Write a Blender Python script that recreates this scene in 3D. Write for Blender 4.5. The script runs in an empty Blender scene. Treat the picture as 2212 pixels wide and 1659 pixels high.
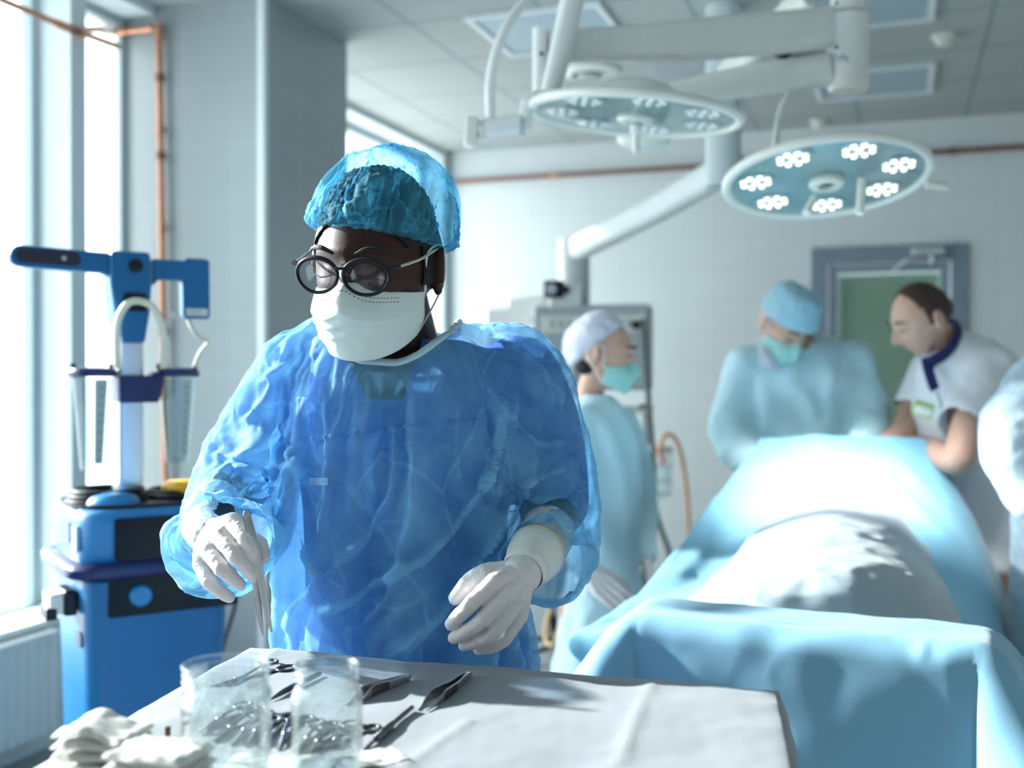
import bpy, bmesh, math, random
import numpy as np
from mathutils import Vector, Matrix, Euler
from mathutils.kdtree import KDTree

# ---------------------------------------------------------------- camera, sky, sun, exposure
SC = bpy.context.scene
COL = SC.collection
F, CX, CY, EYE = 2420.0, 1106.0, 815.0, 1.35      # focal length in pixels of the 2212x1659 frame, horizon row, eye height
PI = math.pi

cam_data = bpy.data.cameras.new('camera')
cam_data.sensor_width = 36.0
cam_data.lens = 36.0 * F / 2212.0
cam_data.clip_start = 0.05
cam_data.dof.use_dof = True
cam_data.dof.focus_distance = 1.50
cam_data.dof.aperture_fstop = 3.0
cam = bpy.data.objects.new('camera', cam_data)
COL.objects.link(cam)
cam.location = (0, 0, EYE)
cam.rotation_euler = (PI / 2 - math.atan((829.5 - CY) / F), 0, 0)
SC.camera = cam

SC.view_settings.view_transform = 'Standard'
SC.view_settings.look = 'None'
SC.view_settings.gamma = 1.0
SC.view_settings.use_curve_mapping = False
SC.view_settings.exposure = 0.42
SC.cycles.use_denoising = True
SC.cycles.max_bounces = 7
SC.cycles.diffuse_bounces = 3
SC.cycles.glossy_bounces = 3
SC.cycles.transmission_bounces = 6
SC.cycles.transparent_max_bounces = 14
SC.cycles.sample_clamp_indirect = 6.0
SC.cycles.blur_glossy = 1.0
SC.cycles.use_adaptive_sampling = True
SC.cycles.adaptive_threshold = 0.02

world = bpy.data.worlds.new('sky')
SC.world = world
world.use_nodes = True
wn = world.node_tree.nodes
wn['Background'].inputs['Color'].default_value = (0.92, 0.975, 1.0, 1)
wn['Background'].inputs['Strength'].default_value = 3.2

sun_data = bpy.data.lights.new('sun', 'SUN')
sun_data.energy = 14.0
sun_data.angle = math.radians(1.6)
sun_data.color = (1.0, 0.97, 0.93)
sun = bpy.data.objects.new('sun', sun_data)
COL.objects.link(sun)
SUN_DIR = Vector((0.86, -0.38, -0.40)).normalized()        # direction the sunlight travels
sun.rotation_euler = SUN_DIR.to_track_quat('-Z', 'Y').to_euler()
sun.location = (-4, 0, 4)


def P(px, py, d):
    """The point of the place that lies at depth d behind picture position (px, py)."""
    return Vector(((px - CX) / F * d, d, EYE - (py - CY) / F * d))


# room axes: A along the far wall (to the right), B from the far wall back towards the camera
RC = Vector((-0.435, 7.747, 0.0))
RU = Vector((0.9455, -0.3256, 0.0))
RV = Vector((0.3256, 0.9455, 0.0))
ROOM_ROT = math.atan2(RU.y, RU.x)
ROOM_M = Matrix.Translation(RC) @ Matrix.Rotation(ROOM_ROT, 4, 'Z')
CEIL = 2.90


def W(a, b, z=0.0):
    p = RC + RU * a - RV * b
    return Vector((p.x, p.y, z))


# ---------------------------------------------------------------- mesh helpers
class MB:
    """Collects shapes; build() links them as ONE mesh object."""

    def __init__(self):
        self.v, self.f, self.n = [], [], 0

    def add(self, verts, faces):
        verts = np.asarray(verts, float).reshape(-1, 3)
        self.v.append(verts)
        o = self.n
        for f in faces:
            self.f.append(tuple(int(i) + o for i in f))
        self.n += len(verts)
        return self

    def box(self, c, s, rot=None):
        c = np.array(c, float)
        h = np.array(s, float) / 2
        p = np.array([[x, y, z] for x in (-1, 1) for y in (-1, 1) for z in (-1, 1)]) * h
        if rot is not None:
            p = p @ np.array(rot.to_3x3()).T
        return self.add(p + c, [(0, 1, 3, 2), (4, 6, 7, 5), (0, 4, 5, 1), (2, 3, 7, 6), (0, 2, 6, 4), (1, 5, 7, 3)])

    def rings(self, rings, closed=True, cap0=True, cap1=True):
        n = len(rings[0])
        m = len(rings)
        v = np.concatenate([np.asarray(r, float) for r in rings])
        f = []
        for i in range(m - 1):
            for j in range(n if closed else n - 1):
                k = (j + 1) % n
                f.append((i * n + j, i * n + k, (i + 1) * n + k, (i + 1) * n + j))
        if closed and cap0:
            f.append(tuple(range(n - 1, -1, -1)))
        if closed and cap1:
            f.append(tuple((m - 1) * n + j for j in range(n)))
        return self.add(v, f)

    def tube(self, pts, r, n=12, caps=True, flat=None, up=None):
        pts = np.array([list(p) for p in pts], float)
        m = len(pts)
        r = np.full(m, float(r)) if np.isscalar(r) else np.array(r, float)
        flat = np.ones(m) if flat is None else (np.full(m, float(flat)) if np.isscalar(flat) else np.array(flat, float))
        t = np.gradient(pts, axis=0)
        t /= np.linalg.norm(t, axis=1)[:, None] + 1e-12
        u = np.array(up, float) if up is not None else (np.array([0, 0, 1.0]) if abs(t[0][2]) < 0.9 else np.array([0, 1.0, 0]))
        rings = []
        for i in range(m):
            u = u - t[i] * np.dot(u, t[i])
            u /= np.linalg.norm(u) + 1e-12
            w = np.cross(t[i], u)
            a = np.arange(n) / n * 2 * PI
            rings.append(pts[i] + r[i] * (np.cos(a)[:, None] * w + np.sin(a)[:, None] * u * flat[i]))
        return self.rings(rings, True, caps, caps)

    def lathe(self, prof, c=(0, 0, 0), n=32, axis=None, closed=False):
        """prof: (radius, height) pairs, turned round the z axis (or the given one) at c."""
        a = np.arange(n) / n * 2 * PI
        v = np.array([[r * math.cos(x), r * math.sin(x), z] for r, z in prof for x in a])
        if axis is not None:
            q = Vector(axis).normalized().to_track_quat('Z', 'Y').to_matrix()
            v = v @ np.array(q).T
        m = len(prof)
        f = []
        for i in range(m - 1 if not closed else m):
            i2 = (i + 1) % m
            for j in range(n):
                k = (j + 1) % n
                f.append((i * n + j, i * n + k, i2 * n + k, i2 * n + j))
        if not closed:
            if prof[0][0] > 1e-5:
                f.append(tuple(range(n - 1, -1, -1)))
            if prof[-1][0] > 1e-5:
                f.append(tuple((m - 1) * n + j for j in range(n)))
        return self.add(v + np.array(c, float), f)

    def ball(self, c, r, n=16, m=10, rot=None):
        r = np.array([r, r, r], float) if np.isscalar(r) else np.array(r, float)
        th = np.linspace(0.0, PI, m + 1)
        prof = np.array([[math.sin(t) * math.cos(x), math.sin(t) * math.sin(x), -math.cos(t)] for t in th[1:-1] for x in np.arange(n) / n * 2 * PI])
        v = np.concatenate([prof, [[0, 0, -1], [0, 0, 1]]]) * r
        if rot is not None:
            v = v @ np.array(rot.to_3x3()).T
        f = []
        k = m - 1
        for i in range(k - 1):
            for j in range(n):
                j2 = (j + 1) % n
                f.append((i * n + j, i * n + j2, (i + 1) * n + j2, (i + 1) * n + j))
        for j in range(n):
            j2 = (j + 1) % n
            f.append((k * n, j2, j))
            f.append((k * n + 1, (k - 1) * n + j, (k - 1) * n + j2))
        return self.add(v + np.array(c, float), f)

    def torus(self, c, R, r, axis=(0, 0, 1), n=32, k=10, sx=1.0, sy=1.0, M=None):
        a = np.arange(n) / n * 2 * PI
        b = np.arange(k) / k * 2 * PI
        v = np.array([[(R + r * math.cos(y)) * math.cos(x) * sx, (R + r * math.cos(y)) * math.sin(x) * sy, r * math.sin(y)] for x in a for y in b])
        q = np.array(M.to_3x3()) if M is not None else np.array(Vector(axis).normalized().to_track_quat('Z', 'Y').to_matrix())
        v = v @ q.T
        f = [(i * k + j, ((i + 1) % n) * k + j, ((i + 1) % n) * k + (j + 1) % k, i * k + (j + 1) % k) for i in range(n) for j in range(k)]
        return self.add(v + np.array(c, float), f)

    def prism(self, outline, depth, M):
        """A flat outline (x, y) given thickness depth along local z, placed by matrix M."""
        n = len(outline)
        v = [M @ Vector((x, y, -depth / 2)) for x, y in outline] + [M @ Vector((x, y, depth / 2)) for x, y in outline]
        f = [tuple(range(n - 1, -1, -1)), tuple(range(n, 2 * n))] + [(i, (i + 1) % n, n + (i + 1) % n, n + i) for i in range(n)]
        return self.add([list(p) for p in v], f)

    def grid(self, pts):
        """pts[i][j]: an open sheet."""
        p = np.asarray(pts, float)
        m, n = p.shape[:2]
        return self.add(p.reshape(-1, 3), [(i * n + j, i * n + j + 1, (i + 1) * n + j + 1, (i + 1) * n + j) for i in range(m - 1) for j in range(n - 1)])

    def xf(self, M):
        """Move everything collected so far by the matrix M."""
        R = np.array(M.to_3x3())
        T = np.array(M.translation)
        self.v = [x @ R.T + T for x in self.v]
        return self

    def build(self, name, mat, parent=None, smooth=True, bevel=0.0, seg=2, solid=0.0, sub=0, angle=None, loc=None):
        me = bpy.data.meshes.new(name)
        v = np.concatenate(self.v)
        M = None
        if loc is not None:
            v = v - np.array(loc, float)
        me.from_pydata(v.tolist(), [], self.f)
        me.update()
        return link_mesh(name, me, mat, parent, smooth, bevel, seg, solid, sub, angle, loc)


def link_mesh(name, me, mat, parent=None, smooth=True, bevel=0.0, seg=2, solid=0.0, sub=0, angle=None, loc=None):
    bm = bmesh.new()
    bm.from_mesh(me)
    bmesh.ops.recalc_face_normals(bm, faces=bm.faces)
    bm.to_mesh(me)
    bm.free()
    o = bpy.data.objects.new(name, me)
    COL.objects.link(o)
    if mat is not None:
        me.materials.append(mat)
    if loc is not None:
        o.location = loc
    if parent is not None:
        o.parent = parent
        o.matrix_parent_inverse = parent_world(parent).inverted()
    if smooth:
        for p in me.polygons:
            p.use_smooth = True
        if angle is None:
            angle = 40
        me.set_sharp_from_angle(angle=math.radians(angle))
    if bevel:
        m = o.modifiers.new('bevel', 'BEVEL')
        m.width = bevel
        m.segments = seg
        m.limit_method = 'ANGLE'
        m.angle_limit = math.radians(35)
        m.harden_normals = False
    if solid:
        m = o.modifiers.new('thickness', 'SOLIDIFY')
        m.thickness = solid
        m.offset = 0
    if sub:
        m = o.modifiers.new('smooth', 'SUBSURF')
        m.levels = m.render_levels = sub
    return o


def parent_world(o):
    M = Matrix.LocRotScale(o.location, o.rotation_euler, o.scale)
    if o.parent is not None:
        M = parent_world(o.parent) @ o.matrix_parent_inverse @ M
    return M


def tag(o, label=None, cat=None, group=None, kind=None):
    if label:
        o['label'] = label
    if cat:
        o['category'] = cat
    if group:
        o['group'] = group
    if kind:
        o['kind'] = kind
    return o


def thing(name, label, cat, loc=(0, 0, 0), rz=0.0, group=None):
    o = bpy.data.objects.new(name, None)
    o.empty_display_size = 0.05
    COL.objects.link(o)
    o.location = loc
    o.rotation_euler = (0, 0, rz)
    return tag(o, label, cat, group)


def copy_tree(o, parent=None):
    c = o.copy()
    COL.objects.link(c)
    if parent is not None:
        c.parent = parent
        c.matrix_parent_inverse = o.matrix_parent_inverse
    for ch in [x for x in COL.objects if x.parent == o]:
        copy_tree(ch, c)
    return c


def spline(pts, k=8):
    """Catmull-Rom through points of any dimension."""
    p = np.array([list(x) for x in pts], float)
    q = np.concatenate([[2 * p[0] - p[1]], p, [2 * p[-1] - p[-2]]])
    out = []
    for i in range(1, len(q) - 2):
        for t in np.arange(k) / k:
            a, b, c, d = q[i - 1], q[i], q[i + 1], q[i + 2]
            out.append(0.5 * (2 * b + (c - a) * t + (2 * a - 5 * b + 4 * c - d) * t * t + (3 * b - a - 3 * c + d) * t ** 3))
    out.append(p[-1])
    return np.array(out)


def rounded(w, h, r, n=6):
    """Outline of a rounded rectangle, centred."""
    o = []
    for cx, cy, a0 in ((w / 2 - r, h / 2 - r, 0), (-w / 2 + r, h / 2 - r, 90), (-w / 2 + r, -h / 2 + r, 180), (w / 2 - r, -h / 2 + r, 270)):
        for i in range(n + 1):
            a = math.radians(a0 + 90 * i / n)
            o.append((cx + r * math.cos(a), cy + r * math.sin(a)))
    return o


def wavy(V, scale, seed, octaves=3):
    """Smooth noise, about -1..1, for an array of points."""
    rng = np.random.RandomState(seed)
    out = np.zeros(len(V))
    amp, s = 1.0, 1.0 / scale
    for o in range(octaves):
        for k in range(5):
            d = rng.normal(size=3)
            d /= np.linalg.norm(d)
            out += amp * 0.32 * np.sin(V @ d * s * 2 * PI * rng.uniform(0.6, 1.4) + rng.uniform(0, 6.28) + 1.3 * np.sin(V @ rng.normal(size=3) * s * 2))
        amp *= 0.5
        s *= 2
    return out


def crumple(V, scale, seed, stretch=(1, 1, 1)):
    """Faceted noise with sharp creases, like crumpled paper, about 0..1."""
    rng = np.random.RandomState(seed)
    X = V / (np.array(stretch) * scale)
    X = X + 0.25 * np.stack([wavy(X, 2.1, seed + i, 1) for i in range(3)], 1)
    lo, hi = X.min(0) - 1, X.max(0) + 1
    n = int(max(8, min(6000, np.prod(hi - lo))))
    pts = rng.uniform(lo, hi, (n, 3))
    kd = KDTree(n)
    for i, p in enumerate(pts):
        kd.insert(p, i)
    kd.balance()
    return np.array([kd.find(x)[2] for x in X])


def crease_lines(V, scale, seed, width, stretch=(1, 1, 1), keep=0.0):
    """Sparse straight creases (0..1), as left in thin cloth that was folded or crushed."""
    rng = np.random.RandomState(seed)
    X = V / (np.array(stretch) * scale)
    lo, hi = X.min(0) - 1, X.max(0) + 1
    n = int(max(8, min(6000, np.prod(hi - lo))))
    pts = rng.uniform(lo, hi, (n, 3))
    kd = KDTree(n)
    for i, p in enumerate(pts):
        kd.insert(p, i)
    kd.balance()
    out = np.zeros(len(V))
    for i, x in enumerate(X):
        a, b = kd.find_n(x, 2)
        gap = (b[2] - a[2]) * scale
        if gap < 3 * width:
            w = ((a[1] * 7919 + b[1] * 7919 + (a[1] * b[1]) % 613) % 101) / 100.0
            if w > keep:
                out[i] = (0.4 + 0.6 * w) * math.exp(-(gap / width) ** 2)
    return out


def set_attr(me, name, values):
    a = me.attributes.get(name) or me.attributes.new(name, 'FLOAT', 'POINT')
    a.data.foreach_set('value', np.ascontiguousarray(values, dtype=np.float32))


def verts_of(me):
    a = np.empty(len(me.vertices) * 3)
    me.vertices.foreach_get('co', a)
    return a.reshape(-1, 3)


def normals_of(me):
    a = np.empty(len(me.vertices) * 3)
    me.vertices.foreach_get('normal', a)
    return a.reshape(-1, 3)


def set_verts(me, v):
    me.vertices.foreach_set('co', np.ascontiguousarray(v, dtype=float).ravel())
    me.update()


def bake(o):
    """Replace an object's mesh by what its modifiers make of it."""
    dg = bpy.context.evaluated_depsgraph_get()
    me = bpy.data.meshes.new_from_object(o.evaluated_get(dg))
    o.modifiers.clear()
    o.data = me
    return me


def fuse(mb, voxel, smooth=6, factor=0.5):
    """One continuous skin round the overlapping shapes in mb."""
    me = bpy.data.meshes.new('fuse')
    me.from_pydata(np.concatenate(mb.v).tolist(), [], mb.f)
    me.update()
    bm = bmesh.new()
    bm.from_mesh(me)
    bmesh.ops.recalc_face_normals(bm, faces=bm.faces)
    bm.to_mesh(me)
    bm.free()
    o = bpy.data.objects.new('fuse', me)
    COL.objects.link(o)
    m = o.modifiers.new('r', 'REMESH')
    m.mode = 'VOXEL'
    m.voxel_size = voxel
    if smooth:
        s = o.modifiers.new('s', 'SMOOTH')
        s.iterations = smooth
        s.factor = factor
    me = bake(o)
    bpy.data.objects.remove(o)
    return me


def cut(me, drop):
    """Delete the faces for whose centre drop(array of centres) is true."""
    c = np.empty(len(me.polygons) * 3)
    me.polygons.foreach_get('center', c)
    k = drop(c.reshape(-1, 3))
    bm = bmesh.new()
    bm.from_mesh(me)
    bm.faces.ensure_lookup_table()
    bmesh.ops.delete(bm, geom=[bm.faces[i] for i in np.nonzero(k)[0]], context='FACES')
    bm.to_mesh(me)
    bm.free()
    me.update()
    return me


# ---------------------------------------------------------------- materials
def new_mat(name):
    m = bpy.data.materials.new(name)
    m.use_nodes = True
    return m, m.node_tree.nodes, m.node_tree.links, m.node_tree.nodes['Principled BSDF']


def solid_mat(name, col, rough=0.5, metal=0.0, vary=0.06, scale=30.0, bump=0.0, bump_scale=200.0, spec=0.5, coat=0.0, sheen=0.0, emit=None, strength=0.0, sss=0.0):
    m, N, L, b = new_mat(name)
    b.inputs['Roughness'].default_value = rough
    b.inputs['Metallic'].default_value = metal
    b.inputs['Specular IOR Level'].default_value = spec
    b.inputs['Coat Weight'].default_value = coat
    b.inputs['Sheen Weight'].default_value = sheen
    if sss:
        b.inputs['Subsurface Weight'].default_value = sss
        b.inputs['Subsurface Radius'].default_value = (0.01, 0.004, 0.002)
        b.inputs['Subsurface Scale'].default_value = 1.0
    tc = N.new('ShaderNodeTexCoord')
    nz = N.new('ShaderNodeTexNoise')
    nz.inputs['Scale'].default_value = scale
    nz.inputs['Detail'].default_value = 4
    L.new(tc.outputs['Object'], nz.inputs['Vector'])
    mx = N.new('ShaderNodeMix')
    mx.data_type = 'RGBA'
    mx.inputs['A'].default_value = (*[c * (1 - vary) for c in col], 1)
    mx.inputs['B'].default_value = (*[min(1, c * (1 + vary)) for c in col], 1)
    L.new(nz.outputs['Fac'], mx.inputs['Factor'])
    L.new(mx.outputs['Result'], b.inputs['Base Color'])
    if bump:
        n2 = N.new('ShaderNodeTexNoise')
        n2.inputs['Scale'].default_value = bump_scale
        n2.inputs['Detail'].default_value = 5
        L.new(tc.outputs['Object'], n2.inputs['Vector'])
        bp = N.new('ShaderNodeBump')
        bp.inputs['Strength'].default_value = bump
        bp.inputs['Distance'].default_value = 0.002
        L.new(n2.outputs['Fac'], bp.inputs['Height'])
        L.new(bp.outputs['Normal'], b.inputs['Normal'])
    if emit:
        b.inputs['Emission Color'].default_value = (*emit, 1)
        b.inputs['Emission Strength'].default_value = strength
    return m


def sheet_mat(name, col, clear=0.0, through=0.3, sheen=0.3, rough=0.6, fibre=900.0, bump=0.25, mottling=0.12, pleat=0.0, patch=40.0):
    """Non-woven fabric: a matt sheet that passes some light (through) and can partly be seen through (clear)."""
    m, N, L, b = new_mat(name)
    out = N['Material Output']
    tc = N.new('ShaderNodeTexCoord')
    n1 = N.new('ShaderNodeTexNoise')
    n1.inputs['Scale'].default_value = fibre
    n1.inputs['Detail'].default_value = 2
    n2 = N.new('ShaderNodeTexNoise')
    n2.inputs['Scale'].default_value = patch
    n2.inputs['Detail'].default_value = 5
    L.new(tc.outputs['Object'], n1.inputs['Vector'])
    L.new(tc.outputs['Object'], n2.inputs['Vector'])
    bp = N.new('ShaderNodeBump')
    bp.inputs['Strength'].default_value = bump
    bp.inputs['Distance'].default_value = 0.0006
    L.new(n1.outputs['Fac'], bp.inputs['Height'])
    b.inputs['Base Color'].default_value = (*col, 1)
    b.inputs['Roughness'].default_value = rough
    b.inputs['Specular IOR Level'].default_value = 0.25
    b.inputs['Sheen Weight'].default_value = sheen
    b.inputs['Sheen Roughness'].default_value = 0.4
    L.new(bp.outputs['Normal'], b.inputs['Normal'])
    tr = N.new('ShaderNodeBsdfTranslucent')
    tr.inputs['Color'].default_value = (*col, 1)
    mix = N.new('ShaderNodeMixShader')
    mix.inputs['Fac'].default_value = through
    L.new(b.outputs[0], mix.inputs[1])
    L.new(tr.outputs[0], mix.inputs[2])
    last = mix
    if clear > 0:
        tp = N.new('ShaderNodeBsdfTransparent')
        tp.inputs['Color'].default_value = (*[0.55 + 0.45 * c / max(col) for c in col], 1)
        mm = N.new('ShaderNodeMixShader')
        mp = N.new('ShaderNodeMapRange')
        mp.inputs['From Min'].default_value = 0.3
        mp.inputs['From Max'].default_value = 0.7
        mp.inputs['To Min'].default_value = max(0, clear - mottling)
        mp.inputs['To Max'].default_value = min(1, clear + mottling)
        L.new(n2.outputs['Fac'], mp.inputs['Value'])
        if pleat:
            at = N.new('ShaderNodeAttribute')
            at.attribute_name = 'pleat'
            sb = N.new('ShaderNodeMath')
            sb.operation = 'MULTIPLY_ADD'
            sb.use_clamp = True
            sb.inputs[1].default_value = -pleat
            L.new(at.outputs['Fac'], sb.inputs[0])
            L.new(mp.outputs['Result'], sb.inputs[2])
            L.new(sb.outputs[0], mm.inputs['Fac'])
        else:
            L.new(mp.outputs['Result'], mm.inputs['Fac'])
        L.new(mix.outputs[0], mm.inputs[1])
        L.new(tp.outputs[0], mm.inputs[2])
        last = mm
    L.new(last.outputs[0], out.inputs['Surface'])
    return m


def pane_mat(name, tint=(0.95, 0.99, 1.0), ior=1.35, rough=0.02):
    """A thin pane: clear, with a Fresnel reflection."""
    m, N, L, b = new_mat(name)
    N.remove(b)
    out = N['Material Output']
    tp = N.new('ShaderNodeBsdfTransparent')
    tp.inputs['Color'].default_value = (*tint, 1)
    gl = N.new('ShaderNodeBsdfGlossy')
    gl.inputs['Roughness'].default_value = rough
    lw = N.new('ShaderNodeLayerWeight')
    pw = N.new('ShaderNodeMath')
    pw.operation = 'POWER'
    pw.inputs[1].default_value = 5.0
    ma = N.new('ShaderNodeMath')
    ma.operation = 'MULTIPLY_ADD'
    ma.inputs[1].default_value = 0.6
    ma.inputs[2].default_value = ((ior - 1) / (ior + 1)) ** 2
    L.new(lw.outputs['Facing'], pw.inputs[0])
    L.new(pw.outputs[0], ma.inputs[0])
    mx = N.new('ShaderNodeMixShader')
    L.new(ma.outputs[0], mx.inputs[0])
    L.new(tp.outputs[0], mx.inputs[1])
    L.new(gl.outputs[0], mx.inputs[2])
    L.new(mx.outputs[0], out.inputs['Surface'])
    return m


def glass_mat(name, clear=0.45, tint=(0.97, 1.0, 1.0)):
    """Jar glass: refracting glass mixed with a clear part so that light still gets through."""
    m, N, L, b = new_mat(name)
    N.remove(b)
    out = N['Material Output']
    g = N.new('ShaderNodeBsdfGlass')
    g.inputs['Color'].default_value = (*tint, 1)
    g.inputs['IOR'].default_value = 1.45
    g.inputs['Roughness'].default_value = 0.0
    tp = N.new('ShaderNodeBsdfTransparent')
    tp.inputs['Color'].default_value = (*tint, 1)
    mx = N.new('ShaderNodeMixShader')
    mx.inputs['Fac'].default_value = clear
    L.new(g.outputs[0], mx.inputs[1])
    L.new(tp.outputs[0], mx.inputs[2])
    lw = N.new('ShaderNodeLayerWeight')
    pw = N.new('ShaderNodeMath')
    pw.operation = 'POWER'
    pw.inputs[1].default_value = 2.2
    ma = N.new('ShaderNodeMath')
    ma.operation = 'MULTIPLY_ADD'
    ma.inputs[1].default_value = 0.9
    ma.inputs[2].default_value = 0.012
    L.new(lw.outputs['Facing'], pw.inputs[0])
    L.new(pw.outputs[0], ma.inputs[0])
    gl = N.new('ShaderNodeBsdfGlossy')
    gl.inputs['Roughness'].default_value = 0.03
    m2 = N.new('ShaderNodeMixShader')
    L.new(ma.outputs[0], m2.inputs[0])
    L.new(mx.outputs[0], m2.inputs[1])
    L.new(gl.outputs[0], m2.inputs[2])
    L.new(m2.outputs[0], out.inputs['Surface'])
    return m


def grid_mat(name, col, line, size, width, offset=(0.013, 0.017, 0.011), rough=0.35, axes='XYZ', bump=0.4, vary=0.03):
    """Tiles: joint lines every size metres on the object's own axes."""
    m, N, L, b = new_mat(name)
    tc = N.new('ShaderNodeTexCoord')
    sp = N.new('ShaderNodeSeparateXYZ')
    L.new(tc.outputs['Object'], sp.inputs[0])
    acc = None
    for i, ax in enumerate('XYZ'):
        if ax not in axes:
            continue
        a = N.new('ShaderNodeMath')
        a.operation = 'ADD'
        a.inputs[1].default_value = offset[i] + 100 * size
        L.new(sp.outputs[ax], a.inputs[0])
        md = N.new('ShaderNodeMath')
        md.operation = 'MODULO'
        md.inputs[1].default_value = size
        L.new(a.outputs[0], md.inputs[0])
        lt = N.new('ShaderNodeMath')
        lt.operation = 'LESS_THAN'
        lt.inputs[1].default_value = width
        L.new(md.outputs[0], lt.inputs[0])
        if acc is None:
            acc = lt
        else:
            mx = N.new('ShaderNodeMath')
            mx.operation = 'MAXIMUM'
            L.new(acc.outputs[0], mx.inputs[0])
            L.new(lt.outputs[0], mx.inputs[1])
            acc = mx
    nz = N.new('ShaderNodeTexNoise')
    nz.inputs['Scale'].default_value = 3
    L.new(tc.outputs['Object'], nz.inputs['Vector'])
    cm = N.new('ShaderNodeMix')
    cm.data_type = 'RGBA'
    cm.inputs['A'].default_value = (*[c * (1 - vary) for c in col], 1)
    cm.inputs['B'].default_value = (*[min(1, c * (1 + vary)) for c in col], 1)
    L.new(nz.outputs['Fac'], cm.inputs['Factor'])
    c2 = N.new('ShaderNodeMix')
    c2.data_type = 'RGBA'
    c2.inputs['B'].default_value = (*line, 1)
    L.new(acc.outputs[0], c2.inputs['Factor'])
    L.new(cm.outputs['Result'], c2.inputs['A'])
    L.new(c2.outputs['Result'], b.inputs['Base Color'])
    b.inputs['Roughness'].default_value = rough
    bp = N.new('ShaderNodeBump')
    bp.invert = True
    bp.inputs['Strength'].default_value = bump
    bp.inputs['Distance'].default_value = 0.002
    L.new(acc.outputs[0], bp.inputs['Height'])
    L.new(bp.outputs['Normal'], b.inputs['Normal'])
    return m


M_TILE = grid_mat('pale_tile', (0.69, 0.76, 0.77), (0.55, 0.65, 0.68), 0.205, 0.004)
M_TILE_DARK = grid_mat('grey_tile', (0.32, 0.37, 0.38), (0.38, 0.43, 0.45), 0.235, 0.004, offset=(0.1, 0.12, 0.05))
M_CEIL = grid_mat('ceiling_tile', (0.41, 0.445, 0.435), (0.24, 0.33, 0.36), 0.6, 0.022, offset=(0.3, 0.3, 0.0), axes='XY', rough=0.8, bump=0.1)
M_FLOOR = solid_mat('vinyl_floor', (0.30, 0.34, 0.35), 0.3)
M_PLASTER = solid_mat('painted_wall', (0.62, 0.70, 0.73), 0.7)
M_TRIM = solid_mat('corner_trim', (0.72, 0.79, 0.80), 0.4)
M_FRAME = solid_mat('window_frame', (0.40, 0.50, 0.53), 0.5)
M_DOOR = solid_mat('grey_blue_paint', (0.20, 0.27, 0.33), 0.45)
M_PANE = pane_mat('window_pane')
M_FROST = sheet_mat('frosted_pane', (0.54, 0.57, 0.58), clear=0.42, through=0.92, sheen=0.0, rough=0.4, bump=0.05, mottling=0.0)  # frosting added on the two farther windows to diffuse the sunbeam
M_WHITE = solid_mat('white_enamel', (0.80, 0.82, 0.80), 0.3, coat=0.2)
M_IVORY = solid_mat('ivory_plastic', (0.74, 0.74, 0.68), 0.4)
M_STEEL = solid_mat('steel', (0.42, 0.42, 0.43), 0.28, metal=1.0, vary=0.1)
M_STEEL_DARK = solid_mat('dark_steel', (0.16, 0.155, 0.155), 0.32, metal=1.0, vary=0.1)
M_ALU = solid_mat('aluminium', (0.60, 0.63, 0.68), 0.35, metal=0.85)
M_COPPER = solid_mat('copper', (0.62, 0.30, 0.19), 0.35, metal=0.75, vary=0.35, scale=14)
M_COPPER_DARK = solid_mat('tarnished_copper', (0.25, 0.12, 0.09), 0.45, metal=0.5, vary=0.2, scale=14)
M_BLACK = solid_mat('black_plastic', (0.010, 0.011, 0.016), 0.38, spec=0.25)
M_GLOSSBLACK = solid_mat('black_screen', (0.004, 0.005, 0.009), 0.22, spec=0.16)
M_BLUE = solid_mat('blue_plastic', (0.0, 0.12, 0.31), 0.38, vary=0.03)
M_BLUE2 = solid_mat('light_blue_plastic', (0.02, 0.20, 0.47), 0.38, vary=0.03)
M_NAVY = solid_mat('navy_plastic', (0.004, 0.012, 0.09), 0.35)
M_YELLOW = solid_mat('yellow_plastic', (0.80, 0.42, 0.015), 0.4)
M_CREAM = solid_mat('cream_rubber', (0.74, 0.70, 0.56), 0.5)
M_GREYBOX = solid_mat('grey_box_paint', (0.40, 0.46, 0.47), 0.45)
M_CABLE = solid_mat('grey_cable', (0.13, 0.16, 0.17), 0.5)
# ---------------------------------------------------------------- the room
def pa(px, a):
    """b of the point of the vertical plane a = const behind picture column px."""
    k = (px - CX) / F
    x0, y0 = RC.x + RU.x * a, RC.y + RU.y * a
    return (x0 - k * y0) / (RV.x - k * RV.y)


def pb(px, b):
    k = (px - CX) / F
    x1, y1 = RC.x - RV.x * b, RC.y - RV.y * b
    return -(x1 - k * y1) / (RU.x - k * RU.y)


def zat(py, pt):
    return EYE - (py - CY) / F * pt.y


def on_ceiling(px, py):
    return P(px, py, (CEIL - EYE) * F / (CY - py))


def room_build(mb, name, mat, kind=None, parent=None, **k):
    """mb is in room coordinates (a, -b, z)."""
    k.setdefault('smooth', False)
    o = mb.build(name, mat, None, **k)
    if parent is None:
        o.matrix_basis = ROOM_M
    else:
        o.parent = parent
        if parent.type == 'EMPTY':
            o.matrix_parent_inverse = parent_world(parent).inverted()
            o.matrix_basis = ROOM_M
    if kind:
        o['kind'] = kind
    return o


def ab(mb, a0, a1, b0, b1, z0, z1):
    return mb.box(((a0 + a1) / 2, -(b0 + b1) / 2, (z0 + z1) / 2), (a1 - a0, abs(b1 - b0), z1 - z0))


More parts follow.
